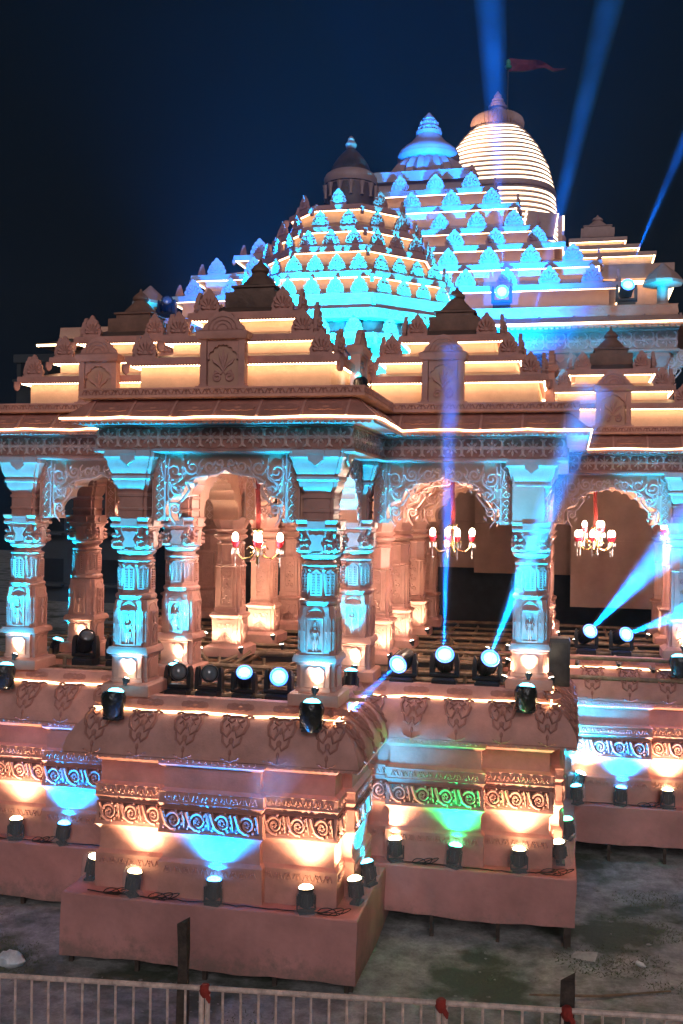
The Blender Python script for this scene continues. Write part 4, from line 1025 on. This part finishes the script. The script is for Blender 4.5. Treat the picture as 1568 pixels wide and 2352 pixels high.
# small warm spot bulbs
_bm = MB(); _bm.lathe([(.02, -.06), (.03, -.02), (.045, .0), (.05, .02)], 10); SB = _bm.mesh('bulb_holder', DARK)
_bm = MB(); _bm.blob((0, 0, .02), (.042, .042, .022), 10, 4); SL = _bm.mesh('bulb_lens', EBULB)
def bulb(label, x, y, z, power, aim, group, angle=90):
    t = thing('spot_bulb', label, 'spot bulb', (x, y, z), group); q = Vector(aim).to_track_quat('Z', 'Y').to_euler()
    b = obj('holder', SB, t, rot=q); obj('lens', SL, b)
    if power: lamp(t, 'SPOT', tuple(Vector(aim).normalized()*.08), power, (1.0, .78, .52), aim, angle, .7, .03)
G3 = 'small warm spot bulbs at column feet'
for lab, x, y in (('warm bulb at foot of left front porch column', -5.33, 11.90), ('warm bulb at foot of right front porch column', -2.93, 11.90), ('warm bulb at foot of right column of green lit porch', -.52, 13.86),
                  ('warm bulb at foot of left porch column by picture edge', -7.74, 13.46), ('warm bulb at foot of column behind left front porch column', -5.30, 13.48), ('warm bulb at foot of column beside front porch right column', -2.86, 13.84),
                  ('warm bulb at foot of far right porch column', 1.80, 17.6), ('warm bulb at foot of column deep in the left porch', -7.72, 15.38)):
    bulb(lab, x, y, 3.42, 9.0, (0, .75, 1), G3)
G4 = 'small bulbs scattered through the hall'
IB = [(-5.05, 15.6), (-5.05, 17.4), (-4.55, 16.2), (-3.4, 15.55), (-3.25, 17.5), (-2.65, 15.5), (-2.6, 17.4), (-2.6, 19.3), (-1.3, 16.9), (-1.0, 17.3), (-1.9, 14.9), (-.9, 15.6), (-3.3, 19.3), (-.2, 19.6), (-6.4, 15.4), (-6.3, 17.4), (-7.3, 17.5), (-4.3, 18.2), (.1, 18.6), (1.4, 19.8), (-5.65, 17.3), (-5.7, 15.5), (-3.25, 13.5), (-5.95, 13.3), (-.85, 13.95), (-.22, 14.0)]
for i, (x, y) in enumerate(IB):
    ax = .35 if abs((x+5.37)) > .0 and (x+7.77) % 2.4 > 1.2 else -.35
    bulb('small warm bulb glowing among the scaffold poles in the hall', x, y, 3.36, 16.0 if y > 15 else 5.0, (ax, .45, 1), G4, 120)
# moving heads
def mh_meshes():
    R = {}
    b = MB(); b.sweep(rect(-.15, -.12, .15, .12), [(-.015, 0), (0, .015), (0, .10), (-.02, .125)], cap=True); b.box(-.05, -.126, .03, .05, -.118, .07); R['base'] = b
    y = MB()
    for s in (-1, 1): y.sweep(rect(s*.155-.028, -.06, s*.155+.028, .06), [(0, .13), (0, .32), (-.012, .40), (-.02, .42)], cap=True)
    y.sweep(rect(-.18, -.07, .18, .07), [(-.01, .126), (0, .14), (0, .165), (-.01, .175)], cap=True); R['yoke'] = y
    h = MB(); h.lathe([(.06, -.17), (.10, -.15), (.115, -.05), (.118, .10), (.11, .155), (.092, .16), (.088, .145)], 20)
    for s in range(6): h.box(.10, -.01, -.1, .125, .01, .08, Matrix.Rotation(2*pi*s/6+.3, 4, 'Z'))
    R['head'] = h
    l = MB(); l.lathe([(0, .146), (.086, .148), (.06, .165), (0, .172)], 20); R['lens'] = l
    return R
EHALO = emit('blue_lens_halo', (.0, .16, 1.0), 2.2)  # emissive ring added to imitate the blue glow around each lens
_rg = MB(); _rg.lathe([(.086, .150), (.104, .166), (.112, .163), (.116, .150)], 24); LHALO = _rg.mesh('moving_head_halo', EHALO)
MM = {k: v.mesh('moving_head_'+k, {'base': BLACK, 'yoke': BLACK, 'head': BLACK, 'lens': EBLUE}[k]) for k, v in mh_meshes().items()}
G6 = 'moving head stage lights'
BEAMM = None
def beam_mat(name, dens):
    m = bpy.data.materials.new(name); m.use_nodes = True; n = m.node_tree.nodes; n.clear()
    v = n.new('ShaderNodeVolumePrincipled'); v.inputs['Density'].default_value = dens; v.inputs['Color'].default_value = (.85, .9, 1, 1)
    tc = n.new('ShaderNodeTexCoord'); nz = n.new('ShaderNodeTexNoise'); nz.inputs['Scale'].default_value = 2.6 if dens > .1 else .7; nz.inputs['Detail'].default_value = 3
    mr = n.new('ShaderNodeMapRange'); mr.inputs[1].default_value = .32; mr.inputs[2].default_value = .68; mr.inputs[3].default_value = dens*.35; mr.inputs[4].default_value = dens*1.6
    l = m.node_tree.links; l.new(tc.outputs['Object'], nz.inputs['Vector']); l.new(nz.outputs['Fac'], mr.inputs[0]); l.new(mr.outputs[0], v.inputs['Density'])
    o = n.new('ShaderNodeOutputMaterial'); l.new(v.outputs[0], o.inputs['Volume']); return m
BM1, BM2 = beam_mat('smoke_in_beam', .28), beam_mat('smoke_in_sky_beam', .05)
def beam(label, p0, p1, r0, r1, power, col, mm):
    P, Q = Vector(p0), Vector(p1); d = (Q-P).normalized(); L = (Q-P).length
    m = MB(); m.lathe([(r0, 0), (r1, L)], 20); o = part('smoke_beam', m, mm); o.location = P; o.rotation_euler = d.to_track_quat('Z', 'Y').to_euler()
    tag(o, label, 'light beam', 'beams of the moving heads', 'stuff')
    back = r0*L/(r1-r0); ang = 2*math.degrees(math.atan(r1/L*(back+L)/(back+L))) if False else 2*math.degrees(math.atan((r1-r0)/L))
    lamp(None, 'SPOT', tuple(P-d*min(back, 0.0)), power, col, d, ang*1.12, 1.0, .01)
def moving_head(label, x, y, z, aim, lit=True, s=1.0, box=False, kind=None):
    t = thing('moving_head_light', label, 'stage light', (x, y, z), G6); t.scale = (s, s, s); d = Vector(aim).normalized()
    obj('base', MM['base'], t); ya = math.atan2(-d.x, -d.y)*-1 if False else 0
    obj('yoke', MM['yoke'], t)
    h = obj('head', MM['head'], t, (0, 0, .33), rot=d.to_track_quat('Z', 'Y').to_euler())
    obj('lens', lensmesh('mhl_'+('on' if lit else 'off'), MM['lens'], (EBLUE if lit else LENSOFF)), h)
    if lit: obj('lens_halo', LHALO, h)
    if box:
        m = MB(); m.box(-.30, -.26, 0, .30, .26, .80); part('clear_cover', m, COVER, t)
    return t
BL = (.0, .17, 1.0); BC = (.0, .26, 1.0)
toCam = lambda x, y, z: (Vector((0, 0, 5.5))-Vector((x, y, z))).normalized()
def mh(label, x, y, z, lit=True, mixv=None, s=1.0, box=False):
    c = toCam(x, y, z); d = c if mixv is None else (c*.75+Vector(mixv).normalized()*.5)
    return moving_head(label, x, y, z, d, lit, s, box)
mh('dark moving head nearest the left front porch column', -4.95, 12.70, 3.10, False)
mh('unlit moving head second from the left front porch column', -4.53, 12.70, 3.10, False)
mh('dimly lit moving head in the row on the front porch', -4.06, 12.70, 3.10, True, (0, 0, 1), .9)
mh('bright moving head at right end of the front porch row', -3.60, 12.70, 3.10, True)
mh('bright moving head sending its beam down to the front porch corner', -2.24, 14.15, 3.15, True, (-.6, -.2, -.6), 1.1)
mh('bright moving head with an upright blue beam', -1.66, 14.15, 3.17, True, (0, -.2, 1), 1.1)
mh('bright moving head with a slanting cyan beam', -1.08, 14.15, 3.15, True, (.5, -.1, 1), 1.1)
mh('left moving head of the pair in the far right porch', .28, 18.3, 3.14, True, (.6, 0, .6), 1.1)
mh('right moving head of the pair in the far right porch', .86, 18.3, 3.13, True, (.8, 0, .4), 1.1)
mh('moving head deep inside at the right picture edge', 2.0, 21.2, 3.55, True, (.8, 0, .5), 1.2)
mh('dark moving head behind the left porch column', -7.2, 14.6, 3.15, False, (0, .5, 1), 1.1)
mh('dark moving head left of the front porch column', -6.6, 14.5, 3.15, False, (0, .5, 1), 1.1)
mh('moving head in a clear cover on the gallery roof, left one', -1.62, 24.0, 10.25, True, None, 1.3, True)
mh('moving head in a clear cover on the gallery roof, right one', 1.14, 24.0, 10.2, True, (.3, 0, 1), 1.3, True)
mh('unlit moving head on the far left roof', -9.8, 24.0, 10.2, False, (0, 0, 1), 1.3, False)
beam('short beam slanting down across the front porch corner', (-2.26, 13.92, 3.5), (-3.35, 11.1, 2.35), .035, .24, 2600, BL, BM1)
beam('upright blue beam in front of the cusped arch', (-1.65, 13.92, 3.62), (-1.45, 12.6, 7.6), .045, .19, 14000, BL, BM1)
beam('slanting cyan beam crossing the column', (-1.04, 13.92, 3.62), (.28, 12.9, 7.1), .045, .30, 12000, BC, BM1)
beam('beam rising to the right from the far porch pair', (.30, 18.05, 3.56), (2.0, 16.6, 5.7), .05, .40, 13000, BL, BM1)
beam('flat beam leaving the far porch pair to the right', (.88, 18.05, 3.54), (2.5, 17.0, 4.35), .045, .26, 9000, BC, BM1)
beam('beam leaving the right picture edge', (2.02, 20.95, 3.98), (3.6, 20.4, 4.95), .05, .26, 9000, BC, BM1)
beam('faint beam standing above the tower', (-1.60, 24.0, 11.15), (-2.75, 24.4, 30.0), .08, 1.0, 17000, BL, BM2)
beam('wide sky beam left of the right picture edge', (-.91, 22.0, 9.3), (1.9, 22.4, 22.0), .05, .55, 11000, BL, BM2)
beam('sky beam at the right picture edge', (1.24, 23.98, 11.15), (5.6, 24.3, 22.0), .06, .60, 12000, BL, BM2)
m = MB(); m.sweep(rect(-.18, -.16, .18, .16), [(-.01, 0), (0, .01), (0, .62), (-.02, .66)], cap=True); sp = part('loudspeaker', m, BLACK, loc=(-.17, 14.75, 3.18)); tag(sp, 'black loudspeaker beside the right column of the green lit porch', 'loudspeaker')
m = MB(); m.box(-.14, -.166, .05, .14, -.158, .6); part('grille', m, DARK, sp)

# ------------------------------------------------------------------ chandeliers
def chandelier(label, x, y, z, ztop, n=6, s=1.0, power=60):
    t = thing('chandelier', label, 'chandelier', (x, y, z), 'red glass chandeliers under the arches')
    m = MB(); m.tube([(0, 0, .26), (.01, 0, .5), (-.01, 0, .8), (0, 0, ztop-z)], [.03, .034, .032, .03], 8); part('wrapped_stem', m, REDC, t)
    m = MB(); m.lathe([(.015, -.2), (.03, -.17), (.02, -.1), (.05, -.04), (.035, 0), (.02, .1), (.05, .16), (.02, .22), (.07, .25), (.07, .28), (.02, .30)], 12); part('stem_brass', m, BRASS, t)
    for tier, (k, R, dz) in enumerate(((n, .30*s, 0), (max(3, n//2), .17*s, .17)) if s > 1.05 else ((n, .30*s, 0),)):
        for i in range(k):
            a = 2*pi*i/k+.35+tier*.5; c, q = cos(a), sin(a)
            m = MB(); pts = [(0, .0), (.10, -.10), (.20, -.12), (.28, -.05), (.30, .03)]
            m.tube([(c*r*R/.30, q*r*R/.30, zz+dz) for r, zz in pts], .010, 5)
            m.tube([(c*(.10+.04*cos(b))*R/.30, q*(.10+.04*cos(b))*R/.30, .0+.04*sin(b)+dz) for b in [j*.6 for j in range(9)]], .007, 4)
            arm = part('arm', m, BRASS, t)
            m = MB(); m.lathe([(.02, .03), (.036, .045), (.044, .08), (.055, .115), (.05, .115), (.03, .06)], 12, (c*R, q*R, dz)); part('red_cup', m, REDGL, arm)
            m = MB(); m.blob((c*R, q*R, dz+.165), (.045, .045, .07), 10, 5); part('bulb', m, EFLAME, arm)
            m = MB()
            for b in range(5):
                aa = 2*pi*b/5; m.lathe([(0, -.07), (.010, -.04), (.004, 0), (0, .02)], 5, (c*R+.045*cos(aa), q*R+.045*sin(aa), dz))
            m.lathe([(0, -.24), (.012, -.2), (.004, -.17), (.01, -.13), (.004, -.1), (0, -.05)], 6, (c*R, q*R, dz)); part('crystal_drops', m, GLASSY, arm)
    lamp(t, 'POINT', (0, 0, .16), power, (1.0, .70, .55), size=.16)
chandelier('four-armed chandelier under the front porch arch', -4.09, 13.3, 5.02, 6.2, 4)
chandelier('chandelier behind the upright beam in the green lit porch', -1.72, 15.4, 5.10, 6.2, 4)
chandelier('fuller two-tier chandelier in the far right porch', .42, 19.0, 5.06, 6.3, 6, 1.1)
chandelier('chandelier half cut by the right picture edge', 1.86, 19.0, 5.22, 6.3, 6, 1.0)
# hidden-in-arch hall lamps: each hall cell has its own small chandelier deeper in
for lab, x, y in (('chandelier deep in the hall on the axis', -4.16, 17.2), ('chandelier in the left part of the hall', -6.6, 16.9)):
    chandelier(lab, x, y, 5.55, 6.3, 5, .8, 80)

# ------------------------------------------------------------------ cables on the ledges
def cable(label, pts, loops=()):
    mb = MB(); rnd = random.Random(len(label)); P = []
    for i in range(len(pts)-1):
        for j in range(8):
            t = j/8; P.append((pts[i][0]*(1-t)+pts[i+1][0]*t+rnd.uniform(-.02, .02), pts[i][1]*(1-t)+pts[i+1][1]*t+rnd.uniform(-.02, .02), pts[i][2]+.012))
    mb.tube(P, .008, 5)
    for x, y, z, r in loops:
        for q in range(3): mb.tube([(x+(r+.025*q)*cos(a)*1.3+.05*q, y+r*.45*sin(a), z+.014+(.05+.02*q)*max(0, sin(a+q))) for a in [2*pi*i/16 for i in range(17)]], .006, 5)
    tag(part('cable', mb, CABLE), label, 'cable', 'black cables on the ledges')
cable('black cable coils along the front porch ledge', [(-5.7, 11.72, .87), (-5.0, 11.66, .87), (-4.1, 11.68, .87), (-3.3, 11.68, .87), (-2.6, 11.74, .87)], [(-5.38, 11.68, .87, .08), (-4.78, 11.66, .87, .09), (-2.70, 11.70, .87, .09)])
cable('black cable along the green lit porch ledge', [(-2.2, 13.6, .91), (-1.4, 13.6, .91), (-.6, 13.55, .91), (-.05, 13.75, .91)], [(-.2, 13.62, .91, .1), (-1.9, 13.6, .91, .07)])
cable('black cable along the far right porch ledge', [(.2, 17.25, .9), (.8, 17.28, .9), (1.8, 17.25, .9)], [(1.2, 17.25, .9, .08)])
cable('black cable along the left porch ledge', [(-8.2, 13.25, .88), (-7.0, 13.22, .88), (-6.2, 13.28, .88)], [(-7.2, 13.22, .88, .07)])

# ------------------------------------------------------------------ railing, posts, litter
def rail_z(x): return .95+(x+5.39)/6.37*.34
def railing(label, x0, x1, redtie=None):
    t = thing('crowd_barrier', label, 'barrier', group='barrier panels in the foreground'); Y = 9.2
    def tube(name, pts, r, seg=8): m = MB(); m.tube(pts, r, seg); return part(name, m, RAILM, t)
    tube('top_rail', [(x0, Y, rail_z(x0)), (x1, Y, rail_z(x1))], .026); tube('bottom_rail', [(x0, Y, rail_z(x0)-.9), (x1, Y, rail_z(x1)-.9)], .02)
    for x in (x0+.015, x1-.015): tube('end_post', [(x, Y, .0), (x, Y, rail_z(x)+.0)], .026)
    n = round((x1-x0)/.175)
    for i in range(1, n):
        x = x0+(x1-x0)*i/n; tube('bar', [(x, Y, rail_z(x)-.9), (x+.006*random.uniform(-1, 1), Y, rail_z(x)-.02)], .0125, 7)
railing('barrier panel at left below the front porch', -5.75, -3.30)
railing('middle barrier panel between the two red cloth ties', -3.27, -1.08)
railing('barrier panel at right of the red tied joint', -1.05, 1.35)
def post(label, x, z1, w):
    m = MB(); rnd = random.Random(int(z1*100)); n = 7
    for i in range(n+1):
        z = -.1+(z1+.1)*i/n; j = [rnd.uniform(-.008, .008) for _ in range(4)]
        m.v += [(-w+j[0], -w*.7, z), (w+j[1], -w*.7, z), (w+j[2], w*.7, z+(.05 if i == n else 0)), (-w+j[3], w*.7, z-(.03 if i == n else 0))]
    for i in range(n):
        for k in range(4): m.f.append((4*i+k, 4*i+(k+1) % 4, 4*i+4+(k+1) % 4, 4*i+4+k))
    m.f.append((4*n, 4*n+1, 4*n+2, 4*n+3))
    tag(part('wooden_post', m, WOOD, loc=(x, 9.32, 0)), label, 'post', 'weathered posts behind the barrier')
post('weathered post standing high in front of the front porch base', -3.545, 1.60, .05); post('short weathered post with red cloth behind the right barrier', .02, 1.46, .06)
def cloth_tie(label, x):
    m = MB(); z = rail_z(x); rnd = random.Random(int(abs(x)*50))
    m.lathe([(.03, -.06), (.05, -.03), (.056, .0), (.05, .04), (.03, .06)], 9, (x, 9.2, z-.02))
    m.tube([(x+.02, 9.17, z-.03), (x+.05, 9.15, z-.07), (x+.06, 9.15, z-.11)], [.02, .026, .008], 6)
    tag(part('cloth_tie', m, REDC), label, 'cloth tie', 'red cloth ties on the barrier')
cloth_tie('red cloth knotted round the short post at right', .02); cloth_tie('red cloth knotted at the middle barrier joint', -1.07); cloth_tie('faded red cloth at the joint right of the tall post', -3.28)
def rock(name, label, cat, x, y, r, m, flat=.6):
    mb = MB(); mb.blob((0, 0, 0), (r, r*.8, r*flat), 9, 6); rnd = random.Random(int(x*77)); mb.map(lambda p: (p[0]*(1+rnd.uniform(-.2, .2)), p[1]*(1+rnd.uniform(-.2, .2)), p[2]*(1+rnd.uniform(-.2, .2))+r*flat*.7))
    tag(part(name, mb, m, loc=(x, y, 0)), label, cat)
WHITEB = mat('white_polythene', (.62, .66, .68), .35, .2, 9, .7, 14)
rock('plastic_bag', 'crumpled white plastic bag on the ground left of the front porch', 'plastic bag', -6.55, 11.4, .17, WHITEB)
m = MB(); m.add([(-.16, -.1, .03), (.14, -.14, .02), (.18, .1, .05), (-.1, .13, .02), (.02, 0, .06)], [(0, 1, 4), (1, 2, 4), (2, 3, 4), (3, 0, 4)]); tag(part('paper_sheet', m, mat('grey_paper', (.35, .36, .33), .8, .2, 8), loc=(.22, 13.35, 0)), 'crumpled grey paper by the right corner of the green lit porch', 'paper')
m = MB(); m.tube([(-.4, 12.1, .03), (.4, 12.24, .04), (1.2, 12.6, .03)], [.012, .018, .01], 6); tag(part('stick', m, BAMBOO), 'long thin stick lying on the bare earth at right', 'stick')
m = MB(); m.lathe([(.02, 0), (.03, .01), (.03, .1), (.012, .13), (.012, .15)], 10); tag(part('plastic_bottle', m, WHITEB, loc=(.86, 13.3, .03), rot=(1.5, 0, .7)), 'small white bottle lying on the earth at right', 'bottle')
rock('white_pebble', 'small white scrap below the green lit porch', 'litter', -1.85, 10.55, .03, WHITEB); rock('paper_scrap', 'white scrap behind the right barrier panel', 'litter', -.62, 9.9, .05, WHITEB, .3)

# ------------------------------------------------------------------ loose grit and the smoky air
def grit():
    mb = MB(); rnd = random.Random(21)
    for i in range(420):
        x = rnd.uniform(-8.5, 3.5); y = rnd.uniform(9.8, 17) if x > .2 else (rnd.uniform(9.8, 13.2) if x > -2.2 else rnd.uniform(9.8, 11.5)); r = rnd.choice([.008, .01, .014, .02, .03])
        mb.blob((x, y, r*.4), (r*rnd.uniform(.7, 1.6), r*rnd.uniform(.7, 1.4), r*.6), 5, 2)
    tag(part('gravel', mb, mat('grit_stone', (.30, .29, .27), .9, .4, 12)), 'scattered grit and crumbs of earth on the ground', 'gravel', kind='stuff')
grit()
hm = bpy.data.materials.new('smoky_night_air'); hm.use_nodes = True; hn = hm.node_tree.nodes; hn.clear()
hv = hn.new('ShaderNodeVolumePrincipled'); hv.inputs['Density'].default_value = .0007; hv.inputs['Color'].default_value = (.70, .84, 1, 1); hv.inputs['Anisotropy'].default_value = .3
ho = hn.new('ShaderNodeOutputMaterial'); hm.node_tree.links.new(hv.outputs[0], ho.inputs['Volume'])
m = MB(); m.box(-131, -41, -1, 131, 131, 36); tag(part('haze', m, hm), 'thin smoky night haze around the temple', kind='stuff')
